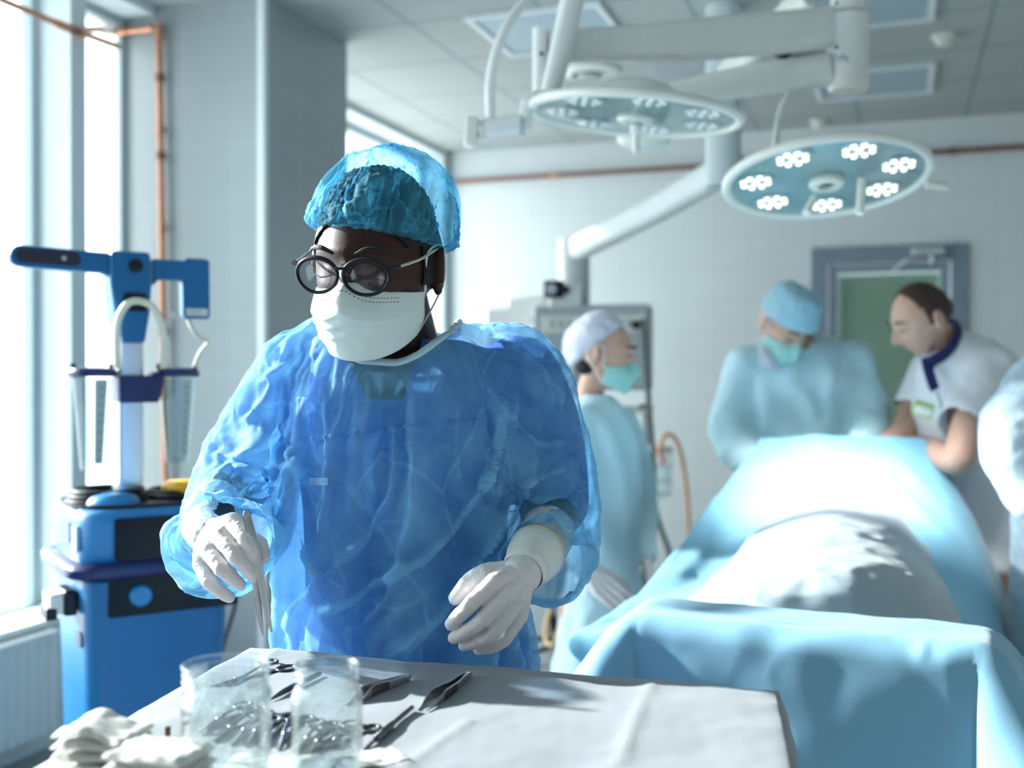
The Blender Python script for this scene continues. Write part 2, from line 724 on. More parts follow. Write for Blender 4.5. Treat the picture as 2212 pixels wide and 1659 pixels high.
A_END, B_END = 5.6, 9.3
M_WALL_UNSEEN = grid_mat('unseen_wall_tile', (0.68, 0.71, 0.72), (0.3, 0.36, 0.4), 0.205, 0.004)  # pale tone set so the unseen right and rear walls bounce more fill
room_build(ab(MB(), -0.4, A_END, -0.2, B_END, -0.05, 0), 'floor', M_FLOOR, 'structure')
room_build(ab(MB(), -0.4, A_END, -0.2, B_END, CEIL, CEIL + 0.05), 'ceiling', M_CEIL, 'structure')

# far wall with the doorway
DA0, DA1, DZ = pb(1752, 0.0), pb(2092, 0.0), 2.15
w = MB()
ab(w, -0.3, DA0, -0.15, 0, 0, CEIL)
ab(w, DA1, A_END, -0.15, 0, 0, CEIL)
ab(w, DA0, DA1, -0.15, 0, DZ, CEIL)
room_build(w, 'wall_far', M_TILE, 'structure')
room_build(ab(MB(), A_END, A_END + 0.15, -0.15, B_END, 0, CEIL), 'wall_right', M_WALL_UNSEEN, 'structure')
room_build(ab(MB(), -0.3, A_END, B_END, B_END + 0.15, 0, CEIL), 'wall_rear', M_WALL_UNSEEN, 'structure')

# window wall: sill wall, lintel, piers
SILL, HEAD = 0.46, 2.86
GA = -0.17
w = MB()
ab(w, -0.30, 0, 0.0, B_END, 0, SILL)
ab(w, -0.30, 0, 0.0, B_END, HEAD, CEIL)
ab(w, -0.21, 0, 3.66, 3.745, SILL, HEAD)
ab(w, -0.30, 0, -0.15, 0.10, SILL, HEAD)
ab(w, -0.30, 0, 7.9, B_END, SILL, HEAD)
room_build(w, 'wall_left', M_PLASTER, 'structure')
CB0, CB1, CA1 = 2.508, 3.233, 0.514
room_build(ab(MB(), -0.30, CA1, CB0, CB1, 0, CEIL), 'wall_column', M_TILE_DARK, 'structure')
w = MB()
ab(w, CA1 - 0.028, CA1 + 0.003, CB1, CB1 + 0.004, 0, CEIL)
ab(w, CA1, CA1 + 0.004, CB1 - 0.028, CB1 + 0.004, 0, CEIL)
room_build(w, 'trim_1', M_TRIM, 'structure')
room_build(ab(MB(), 0.0, 0.02, 0.0, 0.02, 0, CEIL), 'trim_2', M_FRAME, 'structure')
room_build(ab(MB(), -0.16, 0.07, 3.75, 7.9, SILL, SILL + 0.025), 'trim_3', M_TRIM, 'structure')

for i, (b0, b1) in enumerate(((3.745, 7.9), (CB1, 3.66), (0.10, CB0))):
    w = MB()
    t = 0.035
    ab(w, GA - 0.03, GA + 0.02, b0, b0 + t, SILL, HEAD)
    ab(w, GA - 0.03, GA + 0.02, b1 - t, b1, SILL, HEAD)
    ab(w, GA - 0.03, GA + 0.02, b0 + t, b1 - t, SILL, SILL + t)
    ab(w, GA - 0.03, GA + 0.02, b0 + t, b1 - t, HEAD - t, HEAD)
    f = room_build(w, 'window_%d' % (i + 1), M_FRAME, 'structure')
    pn = MB()
    ab(pn, GA - 0.004, GA, b0 + t, b1 - t, SILL + t, HEAD - t)
    room_build(pn, 'window_pane', M_PANE if i == 0 else M_FROST, None, f)

# door: frame, leaf with a big pane, blind behind it, closer
w = MB()
fw = 0.10
ab(w, DA0, DA0 + fw, -0.1, 0.02, 0, DZ)
ab(w, DA1 - fw, DA1, -0.1, 0.02, 0, DZ)
ab(w, DA0 + fw, DA1 - fw, -0.1, 0.02, DZ - fw, DZ)
dr = room_build(w, 'door_1', M_DOOR, 'structure', bevel=0.004)
la0, la1, lz = DA0 + fw + 0.004, DA1 - fw - 0.004, DZ - fw - 0.004
M_LEAF = solid_mat('door_leaf_paint', (0.25, 0.32, 0.39), 0.4)
w = MB()
st = 0.055
ab(w, la0, la0 + st, -0.045, 0.0, 0.01, lz)
ab(w, la1 - st, la1, -0.045, 0.0, 0.01, lz)
ab(w, la0 + st, la1 - st, -0.045, 0.0, lz - 0.06, lz)
ab(w, la0 + st, la1 - st, -0.045, 0.0, 0.01, 0.35)
leaf = room_build(w, 'door_leaf', M_LEAF, None, dr, bevel=0.003)
M_DPANE = pane_mat('door_pane', (0.92, 0.98, 0.95))
pn = MB()
ab(pn, la0 + st, la1 - st, -0.02, -0.014, 0.35, lz - 0.06)
room_build(pn, 'door_pane', M_DPANE, None, leaf)
M_BLIND = solid_mat('green_blind', (0.60, 0.70, 0.62), 0.6)
bl = MB()
z = 0.36
while z < lz - 0.065:
    bl.box(((la0 + la1) / 2, 0.043, z), (la1 - la0 - 2 * st, 0.018, 0.0025), Euler((math.radians(38), 0, 0)).to_matrix())
    z += 0.0165
ab(bl, la0 + st, la1 - st, -0.062, -0.058, 0.35, lz - 0.06)
room_build(bl, 'door_blind', M_BLIND, None, leaf)
w = MB()
ab(w, (la0 + la1) / 2 + 0.13, (la0 + la1) / 2 + 0.32, 0.02, 0.065, DZ - 0.075, DZ - 0.02)
cl = room_build(w, 'door_closer', M_ALU, None, dr, bevel=0.008)
w = MB()
w.tube([(la1 - 0.10, -0.06, DZ - 0.10), (la1 - 0.24, -0.10, DZ - 0.095), (la1 - 0.02 - 0.30, -0.05, DZ - 0.16)], 0.008)
w.lathe([(0.018, -0.03), (0.018, 0.01)], (la1 - 0.10, -0.05, DZ - 0.09), 12)
room_build(w, 'closer_arm', M_ALU, None, cl)
w = MB()
w.tube([(la0 + 0.03, -0.01, 1.02), (la0 + 0.03, -0.05, 1.02), (la0 + 0.14, -0.05, 1.02)], 0.009)
room_build(w, 'door_handle', M_ALU, None, leaf)

# ---------------------------------------------------------------- copper gas pipes
def pipe(name, label, pts, r, mat, group='copper gas pipes', joints=()):
    mb = MB()
    mb.tube(pts, r, 14)
    o = mb.build(name, mat)
    tag(o, label, 'pipe', group)
    for j, (p, q) in enumerate(joints):
        m2 = MB()
        m2.tube([p, q], r * 1.35, 14)
        m2.build('pipe_fitting', M_COPPER_DARK if j % 2 else M_COPPER, o)
    return o


zp = 2.635
aP = 0.045
b0, b1 = pa(-160, aP), pa(257, aP)
bt = pa(163, aP)
pipe('copper_pipe', 'long copper pipe running high across the tall windows', [W(aP, b0, zp), W(aP, bt, zp), W(aP, b1, zp + 0.01)], 0.012, M_COPPER, None,
     [(W(aP, bt + 0.10, zp), W(aP, bt + 0.03, zp)), (W(aP, bt + 0.03, zp), W(aP, bt - 0.03, zp))])
bc = CB1 + 0.03
ac0, ac1 = pb(254, bc), pb(345, bc)
p0, p1 = W(ac0, bc, 0), W(ac1, bc, 0)
p0.z, p1.z = zat(72, p0), zat(62, p1)
p2 = W(pb(362, bc), bc, 0.1)
tee = W(aP, bt, zp)
pts = [tee, W(ac0 - 0.03, bc + 0.06, p0.z), p0, p1 - RU * 0.02, p1 - Vector((0, 0, 0.02)), p2]
pipe('copper_pipe', 'copper pipe with an elbow running down the front of the tiled column', pts, 0.014, M_COPPER, None,
     [(p0, p0 + RU * 0.05), (p1 - RU * 0.03, p1 + RU * 0.012), (p1 + Vector((0, 0, 0.015)), p1 - Vector((0, 0, 0.05)))] +
     [(p1.lerp(p2, t), p1.lerp(p2, t + 0.012)) for t in (0.07, 0.15, 0.19, 0.30, 0.46)])
fp = MB()
c = W(pb(362, bc), CB1, zat(680, p1))
fp.tube([c - RU * 0.04, c + RU * 0.02], 0.012, 10)
tag(fp.build('pipe_clip', M_IVORY), 'small white pipe clip holding the column pipe', 'clip')
pts = [W(0.01, 0.05, 2.69), W(1.3, 0.05, 2.69), W(2.6, 0.05, 2.69), W(4.6, 0.05, 2.69)]
pipe('copper_pipe', 'tarnished copper pipe along the top of the far tiled wall', pts, 0.016, M_COPPER_DARK, None,
     [(W(pb(x, 0.05), 0.05, 2.69), W(pb(x, 0.05) + 0.04, 0.05, 2.69)) for x in (1190, 2050)])

# ---------------------------------------------------------------- radiator under the window
rd = thing('radiator', 'white panel radiator under the tall bright window', 'radiator', W(0.06, 5.2, 0.08), ROOM_ROT)
w = MB()
rb0, rb1, rz0, rz1 = 3.95, 6.4, 0.10, 0.44
n = int((rb1 - rb0) / 0.0125)
outl = []
for i in range(n):
    b = rb0 + (rb1 - rb0) * i / n
    outl.append((0.115 if (i % 4) < 2 else 0.107, -b))
rings = []
for z in (rz0, rz1):
    rings.append([(a, y, z) for a, y in outl] + [(0.09, -rb1, z), (0.09, -rb0, z)])
w.rings(rings)
M_RAD = solid_mat('radiator_enamel', (0.62, 0.69, 0.72), 0.4)
room_build(w, 'panel', M_RAD, None, rd)
w = MB()
ab(w, 0.02, 0.12, rb0 - 0.005, rb1 + 0.005, rz1, rz1 + 0.014)
room_build(w, 'top_grille', M_TRIM, None, rd, bevel=0.003)
w = MB()
ab(w, 0.02, 0.10, rb0 - 0.004, rb0, rz0, rz1)
room_build(w, 'side_cover', M_RAD, None, rd)
for b in (rb0 + 0.4, rb1 - 0.4):
    room_build(ab(MB(), 0.0, 0.09, b, b + 0.03, rz0 + 0.05, rz1 - 0.03), 'wall_bracket', M_FRAME, None, rd)

# ---------------------------------------------------------------- on the ceiling
M_DIFF = solid_mat('unlit_diffuser', (0.33, 0.44, 0.51), 0.25)
LN = {'A': (1190, 65), 'C': (1855, 10), 'D': (1885, 178)}
LB = {'A': 'square unlit ceiling panel above the near lamp yoke', 'C': 'unlit ceiling panel cut by the top edge, by the thick lamp post', 'D': 'unlit ceiling panel behind the thick lamp post'}
for k in 'ACD':
    p = on_ceiling(*LN[k])
    t = thing('ceiling_light', LB[k], 'ceiling light', (p.x, p.y, CEIL), ROOM_ROT, 'unlit ceiling panels')
    m = MB()
    for s in (-1, 1):
        m.box((p.x + RU.x * s * 0.285, p.y + RU.y * s * 0.285, CEIL - 0.008), (0.03, 0.60, 0.016), Matrix.Rotation(ROOM_ROT, 3, 'Z'))
        m.box((p.x + RV.x * s * 0.285, p.y + RV.y * s * 0.285, CEIL - 0.008), (0.54, 0.03, 0.016), Matrix.Rotation(ROOM_ROT, 3, 'Z'))
    m.build('light_frame', M_TRIM, t, smooth=False)
    m = MB()
    m.box((p.x, p.y, CEIL - 0.004), (0.54, 0.54, 0.008), Matrix.Rotation(ROOM_ROT, 3, 'Z'))
    m.build('diffuser', M_DIFF, t, smooth=False)
p = on_ceiling(1555, 122)
t = thing('air_outlet', 'grey air outlet box hanging just below the ceiling', 'air outlet', (p.x, p.y, CEIL), ROOM_ROT)
m = MB()
m.box((p.x, p.y, CEIL - 0.045), (0.66, 0.62, 0.09), Matrix.Rotation(ROOM_ROT, 3, 'Z'))
m.build('housing', M_GREYBOX, t, smooth=False, bevel=0.006)
m = MB()
for i in range(9):
    q = p + RV * (i - 4) * 0.06
    m.box((q.x, q.y, CEIL - 0.092), (0.58, 0.03, 0.006), Matrix.Rotation(ROOM_ROT, 3, 'Z'))
m.build('louvre', M_ALU, t, smooth=False)
p = on_ceiling(1272, 152)
t = thing('ceiling_vent', 'round white vent in the ceiling tiles', 'vent', (p.x, p.y, CEIL))
MB().lathe([(0.15, 0), (0.15, -0.012), (0.12, -0.025), (0.09, -0.03), (0.09, 0)], (p.x, p.y, CEIL), 28).build('vent_ring', M_WHITE, t)
MB().lathe([(0.0, -0.045), (0.05, -0.043), (0.062, -0.03), (0.04, -0.02), (0.0, -0.02)], (p.x, p.y, CEIL), 24).build('vent_disc', M_GREYBOX, t)
MB().tube([(p.x, p.y, CEIL), (p.x, p.y, CEIL - 0.03)], 0.008).build('stem', M_WHITE, t)
for (x, y, lb) in ((2037, 78, 'round smoke detector on the ceiling farther to the right edge'), (1768, 262, 'small smoke detector on the ceiling near the far wall')):
    p = on_ceiling(x, y)
    t = thing('smoke_detector', lb, 'smoke detector', (p.x, p.y, CEIL), 0, 'smoke detectors')
    MB().lathe([(0.055, 0), (0.055, -0.014), (0.047, -0.02), (0, -0.02)], (p.x, p.y, CEIL), 24).build('base_plate', M_IVORY, t)
    MB().lathe([(0.036, -0.019), (0.034, -0.042), (0.022, -0.05), (0, -0.05)], (p.x, p.y, CEIL), 24).build('sensor_head', M_IVORY, t)
# ---------------------------------------------------------------- operating lamps on ceiling arms
M_LENS = pane_mat('lamp_cover', (0.93, 0.97, 0.97), 1.3, 0.05)
M_LEDPLATE = solid_mat('lamp_reflector', (0.45, 0.53, 0.54), 0.25, metal=0.3)
M_LED = solid_mat('led', (0.9, 0.9, 0.9), 0.1, emit=(1.0, 0.985, 0.94), strength=2.2)
M_LED_OFF_GLOW = solid_mat('unlit_led_lens_glow', (0.85, 0.87, 0.88), 0.08, coat=1.0, emit=(0.95, 0.98, 1.0), strength=0.25)  # unlit lenses, with a faint emission added to brighten them
M_RIM = solid_mat('lamp_rim', (0.78, 0.78, 0.72), 0.35)


def surgical_lamp(name, label, c, R, normal, spin, led, group):
    """normal: the way the lamp shines. Local z is up the back of the lamp."""
    z = -Vector(normal).normalized()
    x = Vector((math.cos(spin), math.sin(spin), 0))
    x = (x - z * x.dot(z)).normalized()
    y = z.cross(x)
    M = Matrix((x, y, z)).transposed().to_4x4()
    M.translation = c
    t = thing(name, label, 'surgical lamp', c, 0, group)
    m = MB().torus((0, 0, 0), R - 0.013, 0.0135, n=64, k=10)
    m.xf(M).build('rim', M_RIM, t)
    m = MB().lathe([(R - 0.013, 0.010), (R * 0.75, 0.020), (R * 0.42, 0.034), (R * 0.38, 0.06), (R * 0.30, 0.078), (0, 0.082), (0, 0.074), (R * 0.3, 0.06), (R * 0.4, 0.026), (R * 0.75, 0.013), (R - 0.014, 0.005)], n=48)
    m.xf(M).build('housing', M_WHITE, t)
    m = MB().lathe([(0, 0.004), (R - 0.016, 0.004), (R - 0.016, 0.001), (0, 0.001)], n=48)
    m.xf(M).build('reflector_plate', M_LEDPLATE, t)
    m = MB().lathe([(0, -0.016), (R * 0.5, -0.015), (R - 0.018, -0.006), (R - 0.018, -0.003), (R * 0.5, -0.012), (0, -0.013)], n=48)
    m.xf(M).build('cover_glass', M_LENS, t)
    m = MB().lathe([(0.046, 0.0), (0.05, -0.012), (0.045, -0.022), (0.027, -0.024), (0.024, -0.012), (0.0, -0.012)], n=32)
    hub = m.xf(M).build('hub', M_RIM, t)
    m = MB().lathe([(0.0, -0.0135), (0.0225, -0.0135), (0.0225, -0.0125)], n=20)
    m.xf(M).build('camera_opening', M_BLACK, hub)
    for i in range(7):
        a = i / 7 * 2 * PI + 0.3
        cx, cy = R * 0.68 * math.cos(a), R * 0.68 * math.sin(a)
        m = MB()
        m.lathe([(R * 0.19, 0.003), (R * 0.2, -0.003), (R * 0.18, -0.004), (0.0, -0.001)], (cx, cy, 0), 24)
        cl = m.xf(M).build('led_cluster', M_LEDPLATE, t)
        m = MB()
        for k in range(9):
            r = 0 if k == 0 else R * 0.125
            m.ball((cx + r * math.cos(k * PI / 4), cy + r * math.sin(k * PI / 4), -0.0035), (R * 0.03, R * 0.03, R * 0.02), 10, 6)
        m.xf(M).build('led_lens', led, cl)
    return t, M


# near lamp
c1 = P(1372, 248, 3.0)
R1 = 0.29
n1 = Vector((-0.085, 0.05, -1))
l1, M1 = surgical_lamp('surgical_lamp', 'near disc lamp tilted to the window, its domed back on top', c1, R1, n1, 0.0, M_LED_OFF_GLOW, 'surgical lamps')
m = MB()
h = P(1374, 262, 2.99)
m.lathe([(0.016, 0), (0.016, -0.03), (0.011, -0.034), (0.011, -0.075), (0.009, -0.085), (0, -0.085)], h, 16)
m.build('grip_handle', M_RIM, l1)
m = MB()
m.lathe([(0.0175, -0.002), (0.0175, -0.014)], h, 16)
m.build('handle_collar', M_GREYBOX, l1)
pl = M1 @ Vector((-R1, 0, 0))
q0, q1 = P(1132, 270, 3.0), P(1046, 281, 3.0)
m = MB()
m.tube([pl + (pl - q0).normalized() * 0.01, q0, q1], [0.02, 0.028, 0.029], 18)
yk = m.build('yoke_sleeve', M_WHITE, l1)
m = MB()
m.tube([q0 + Vector((0.004, 0, 0)), q0 - Vector((0.012, 0, -0.001))], 0.0295, 18)
m.build('sleeve_ring', M_GREYBOX, yk)
m = MB()
m.tube([q1, q1 - Vector((0.018, 0, 0.002))], [0.026, 0.022], 18)
cp = P(1019, 287, 3.0)
m.box(cp, (0.034, 0.05, 0.078), Euler((0, math.radians(6), 0)).to_matrix())
m.build('yoke_cap', M_IVORY, l1, bevel=0.006)
arc = spline([P(1060, 262, 3.0), P(1059, 180, 3.0), P(1076, 100, 3.0), P(1106, 40, 3.02), P(1148, -10, 3.05), P(1195, -40, 3.08), P(1230, -46, 3.1)], 8)
MB().tube(arc, 0.0135, 14).build('curved_arm', M_WHITE, l1)

# far lamp
c2 = P(1784, 387, 3.15)
R2 = 0.289
n2 = Vector((0.02, -0.23, -1))
l2, M2 = surgical_lamp('surgical_lamp', 'lit disc lamp showing its glowing led clusters, over the patient', c2, R2, n2, 0.1, M_LED, 'surgical lamps')
for (a, b) in (((1758, 428), (1741, 462)), ((1860, 388), (1856, 462))):
    m = MB()
    m.tube([P(*a, 3.06), P(*b, 3.02)], [0.010, 0.012], 12)
    m.build('grip_handle', M_RIM, l2)
arc = spline([P(1672, 325, 3.2), P(1682, 258, 3.24), P(1700, 212, 3.26), P(1745, 160, 3.28), P(1800, 140, 3.28)], 8)
MB().tube(arc, 0.0105, 12).build('curved_arm', M_WHITE, l2)
m = MB()
m.tube([P(2000, 398, 3.12), P(2045, 404, 3.12)], 0.012, 12)
m.build('side_handle', M_IVORY, l2)

# the thick post and the sprung arms
pd = 3.25
top = P(1830, -260, pd)
t = thing('lamp_mount', 'white ceiling mount with a thick post and two lamp arms', 'lamp mount', (top.x, top.y, CEIL))
pb_ = P(1831, 172, pd)
m = MB()
m.tube([Vector((pb_.x, pb_.y, CEIL)), Vector((pb_.x, pb_.y, zat(30, pb_)))], 0.050, 28)
m.tube([Vector((pb_.x, pb_.y, zat(36, pb_))), Vector((pb_.x, pb_.y, zat(172, pb_)))], 0.059, 32)
post = m.build('post', M_WHITE, t)
m = MB()
m.lathe([(0.059, 0.0), (0.058, -0.022), (0.050, -0.036), (0.0, -0.038)], pb_, 32)
m.build('post_cap', M_RIM, t)
for y in (8, 103):
    q = P(1806, y, pd - 0.056)
    MB().lathe([(0.005, -0.003), (0.005, 0.003), (0, 0.003)], q, 10, axis=(0, -1, 0)).build('screw', M_BLACK, post)
M_MARK = solid_mat('faded_blue_print', (0.45, 0.52, 0.68), 0.5)
m = MB()
for i in range(5):
    m.box(P(1795 + i * 8, 128 - (i % 2) * 6, pd - 0.058), (0.006, 0.002, 0.012))
m.build('print_mark', M_MARK, post, smooth=False)


def beam(pts, name, parent, mat=M_WHITE, r0=0.06, flat=0.6):
    mb = MB()
    rings = []
    for (p, h_, w_) in pts:
        o = rounded(w_, h_, min(w_, h_) * 0.4, 4)
        rings.append((p, o))
    out = []
    for i, (p, o) in enumerate(rings):
        a = rings[max(0, i - 1)][0]
        b = rings[min(len(rings) - 1, i + 1)][0]
        d = (b - a).normalized()
        s = d.cross(Vector((0, 0, 1))).normalized()
        u = s.cross(d)
        out.append([list(p + s * x + u * y) for x, y in o])
    mb.rings(out)
    return mb.build(name, mat, parent, angle=50)


beam([(P(1792, 62, pd), 0.12, 0.07), (P(1500, 88, 3.1), 0.115, 0.068), (P(1400, 92, 3.05), 0.095, 0.065), (P(1180, 104, 2.98), 0.085, 0.06)], 'arm', t)
beam([(P(1792, 152, pd), 0.095, 0.07), (P(1600, 178, 3.28), 0.09, 0.068), (P(1440, 206, 3.3), 0.07, 0.06), (P(1330, 218, 3.3), 0.06, 0.055)], 'arm', t)
m = MB()
q = P(1166, 132, 2.96)
m.tube([P(1166, 64, 2.96), P(1166, 200, 2.96)], 0.020, 20)
k = m.build('knuckle', M_WHITE, t)
m = MB()
m.lathe([(0.005, 0), (0.005, 0.006), (0, 0.006)], P(1170, 118, 2.938), 10, axis=(0, -1, 0))
m.build('screw', M_BLACK, k)
beam([(P(1188, 203, 2.93), 0.05, 0.055), (P(1214, 100, 2.93), 0.06, 0.058), (P(1236, 0, 2.93), 0.062, 0.06), (P(1258, -90, 2.94), 0.062, 0.06)], 'sprung_arm', t)
# the second, farther arm of the mount
beam([(P(1745, -10, 3.7), 0.09, 0.06), (P(1565, 165, 4.1), 0.09, 0.06)], 'back_arm', t, M_IVORY)
m = MB()
m.box(P(1690, 112, 4.0), (0.06, 0.04, 0.05), Euler((0, 0.6, 0)).to_matrix())
m.build('joint_cover', M_BLACK, t, bevel=0.005)
m = MB()
q = P(1390, 300, 3.5)
m.ball(q, (0.085, 0.05, 0.035), 20, 12)
m.build('lamp_joint', M_IVORY, t)

# light of the lit lamp on the operating field
sp = bpy.data.lights.new('operating_light', 'SPOT')
sp.energy = 320
sp.spot_size = math.radians(52)
sp.spot_blend = 0.7
sp.shadow_soft_size = 0.2
sp.color = (1.0, 0.98, 0.95)
so = bpy.data.objects.new('operating_light', sp)
COL.objects.link(so)
so.location = c2 + Vector((0.0, 0.0, -0.04))
aim = P(1800, 1040, 3.55)
so.rotation_euler = (aim - so.location).to_track_quat('-Z', 'Y').to_euler()

# ---------------------------------------------------------------- ceiling supply pendant at the back
d1, d2 = 4.7, 5.7
t = thing('ceiling_pendant', 'grey supply pendant hanging behind the woman in the white cap', 'ceiling pendant', P(1562, 240, d1))
a = P(1562, 402, d1)
m = MB().tube([Vector((a.x, a.y, CEIL)), a], 0.074, 28)
m.build('column', M_ALU if False else solid_mat('pendant_paint', (0.55, 0.63, 0.65), 0.4), t)
b = P(1240, 520, d2)
beam([(P(1590, 352, d1), 0.13, 0.1), (P(1420, 450, 5.2), 0.13, 0.1), (P(1230, 545, d2), 0.13, 0.1)], 'arm', t, solid_mat('pendant_arm_paint', (0.70, 0.77, 0.77), 0.4))
m = MB().tube([P(1240, 518, d2), P(1240, 668, d2)], 0.080, 28)
m.build('drop_column', solid_mat('pendant_column_paint', (0.60, 0.66, 0.66), 0.4), t)
bx = P(1283, 752, 5.62)
cons = MB().box((0, 0, 0), (0.57, 0.26, 0.42)).xf(Matrix.Translation(bx) @ Matrix.Rotation(ROOM_ROT * 0.6, 4, 'Z')).build('console', M_GREYBOX, t, bevel=0.01)
MX = Matrix.Translation(bx) @ Matrix.Rotation(ROOM_ROT * 0.6, 4, 'Z')
for dx in (-0.145, 0.15):
    m = MB().box((dx, -0.133, 0.115), (0.20, 0.012, 0.085)).xf(MX)
    s = m.build('socket_panel', M_IVORY, cons, bevel=0.004)
    for k in (-1, 0, 1):
        pass
    m = MB()
    for k in (-1, 0, 1):
        m.box((dx + k * 0.042, -0.141, 0.115), (0.022, 0.006, 0.042))
    m.xf(MX).build('socket', M_GREYBOX, s, smooth=False)

# white machine beside the pendant and the small camera on the console
t = thing('anaesthesia_machine', 'white cabinet machine half hidden by the pendant console', 'medical machine', P(1120, 900, 6.0))
p = P(1142, 905, 6.0)
MB().box((p.x, p.y, 0.96), (0.36, 0.40, 1.52), Matrix.Rotation(ROOM_ROT, 3, 'Z')).build('cabinet', M_WHITE, t, bevel=0.02)
q = P(1148, 662, 5.9)
MB().box((q.x, q.y + 0.02, q.z - 0.03), (0.20, 0.25, 0.16), Matrix.Rotation(ROOM_ROT, 3, 'Z')).build('top_module', M_WHITE, t, bevel=0.02)
q = P(1150, 690, 5.72)
MB().ball(q, 0.014, 10, 8).build('knob', M_GREYBOX, t)
for x in (-0.13, 0.13):
    MB().torus((p.x + x, p.y - 0.12, 0.055), 0.035, 0.02, axis=(1, 0, 0), n=20).build('caster', M_BLACK, t)
for x in (-0.13, 0.13):
    MB().tube([(p.x + x, p.y - 0.12, 0.055), (p.x + x, p.y - 0.12, 0.20)], 0.012).build('caster_stem', M_GREYBOX, t)

t = thing('video_camera', 'small white camera with dark lenses standing on the grey console', 'camera', P(1215, 668, 5.5))
MB().box(P(1220, 640, 5.58), (0.16, 0.14, 0.115)).build('camera_body', M_WHITE, t, bevel=0.01)
MB().box(P(1196, 625, 5.50), (0.10, 0.06, 0.085)).build('lens_housing', M_BLACK, t, bevel=0.012)
MB().lathe([(0.026, 0), (0.026, 0.012), (0.0, 0.012)], P(1190, 625, 5.475), 20, axis=(0, -1, 0)).build('lens', M_ALU, t)
MB().lathe([(0.017, 0), (0.017, 0.03), (0.0, 0.03)], P(1223, 627, 5.5), 16, axis=(0, -1, 0)).build('knob', M_BLACK, t)

t = thing('power_cable', 'thin grey cable with a black plug hanging from the pendant console', 'cable', P(1378, 702, 5.45))
MB().tube(spline([P(1388, 690, 5.4), P(1392, 740, 5.36), P(1400, 850, 5.34), P(1410, 980, 5.34), P(1416, 1100, 5.34), P(1446, 1195, 5.32), P(1470, 1290, 5.3), P(1475, 1500, 5.3)], 8), 0.014, 10).build('cord', M_CABLE, t)
MB().ball(P(1374, 702, 5.43), (0.024, 0.03, 0.022), 14, 8).build('plug', M_BLACK, t)
MB().tube([P(1391, 680, 5.42), P(1392, 714, 5.40)], 0.014, 12).build('plug_sleeve', M_IVORY, t)

# suction bottle on the far wall and its orange hose
t = thing('suction_bottle', 'suction bottle in a wire holder on the far wall', 'bottle', P(1428, 1085, 6.4))
dS = 6.6
MB().box(P(1428, 972, dS), (0.13, 0.05, 0.035)).build('bracket', M_GREYBOX, t, bevel=0.005)
MB().box(P(1432, 992, dS - 0.04), (0.02, 0.02, 0.05)).build('valve', solid_mat('red_plastic', (0.55, 0.03, 0.05), 0.4), t, bevel=0.004)
q = P(1428, 1075, dS)
MB().lathe([(0.05, 0), (0.054, 0.01), (0.054, 0.17), (0.04, 0.19), (0.037, 0.19), (0.05, 0.17), (0.05, 0.01), (0, 0.006), (0, 0)], q, 24).build('bottle_glass', M_PANE, t)
m = MB()
for z in (0.02, 0.10, 0.19):
    m.torus(q + Vector((0, 0, z)), 0.066, 0.004, n=24, k=6)
for a in range(4):
    m.tube([q + Vector((0.066 * math.cos(a * 1.57 + 0.4), 0.066 * math.sin(a * 1.57 + 0.4), 0.02)), q + Vector((0.066 * math.cos(a * 1.57 + 0.4), 0.066 * math.sin(a * 1.57 + 0.4), 0.27))], 0.004, 6)
m.build('wire_holder', M_GREYBOX, t)
for (x, y) in ((1396, 1005), (1402, 1150)):
    MB().box(P(x, y, dS), (0.07, 0.05, 0.04)).build('wall_clamp', M_BLACK, t, bevel=0.008)
MB().tube([P(1405, 960, dS), P(1405, 1170, dS)], 0.010).build('rail', M_ALU, t)
hs = MB().tube(spline([P(1424, 985, 6.5), P(1430, 950, 6.48), P(1445, 938, 6.48), P(1464, 958, 6.46), P(1478, 1020, 6.46), P(1487, 1110, 6.46), P(1490, 1250, 6.46), P(1480, 1420, 6.46)], 8), 0.013, 10)
M_ORANGE = solid_mat('orange_rubber', (0.62, 0.33, 0.17), 0.45)
tag(hs.build('rubber_hose', M_ORANGE), 'orange rubber hose curving beside the suction bottle', 'hose')
hs = MB().tube(spline([P(1213, 770, 5.6), P(1214, 850, 5.6), P(1208, 1000, 5.6), P(1200, 1250, 5.6), P(1178, 1370, 5.3), P(1196, 1395, 5.2), P(1210, 1350, 5.3)], 8), 0.011, 10)
tag(hs.build('breathing_hose', solid_mat('tan_rubber', (0.60, 0.42, 0.20), 0.45)), 'tan hose hanging behind the woman and ending in a loop low down', 'hose')
t = thing('drip_stand', 'thin grey drip stand rising behind the woman', 'drip stand', P(1238, 1500, 5.4))
q = P(1238, 800, 5.4)
MB().tube([(q.x, q.y, 0.06), (q.x, q.y, 1.48)], 0.013, 12).build('pole', M_GREYBOX, t)
m = MB()
for k in range(5):
    a = k * 2 * PI / 5
    m.tube([(q.x, q.y, 0.09), (q.x + 0.26 * math.cos(a), q.y + 0.26 * math.sin(a), 0.05)], 0.012, 8)
    m.ball((q.x + 0.26 * math.cos(a), q.y + 0.26 * math.sin(a), 0.025), 0.025, 10, 8)
m.build('star_base', M_BLACK, t)
t = thing('shelf_tray', 'pale shelf tray level with the woman\'s shoulder', 'tray', P(1352, 885, 5.6))
q = P(1352, 884, 5.6)
MB().box(q, (0.26, 0.25, 0.03), Matrix.Rotation(-0.2, 3, 'Z')).build('tray_board', M_IVORY, t, bevel=0.01)
MB().tube([q + Vector((0.10, 0, 0)), Vector((q.x + 0.10, q.y, 0.02))], 0.015).build('support', M_GREYBOX, t)
MB().lathe([(0.12, 0.0), (0.12, 0.02), (0.02, 0.03), (0, 0.03)], (q.x + 0.10, q.y, 0.0), 24).build('foot', M_GREYBOX, t)
MB().tube([P(1382, 878, 5.45), P(1405, 878, 5.45)], 0.012, 10).build('clamp', M_CABLE, t)
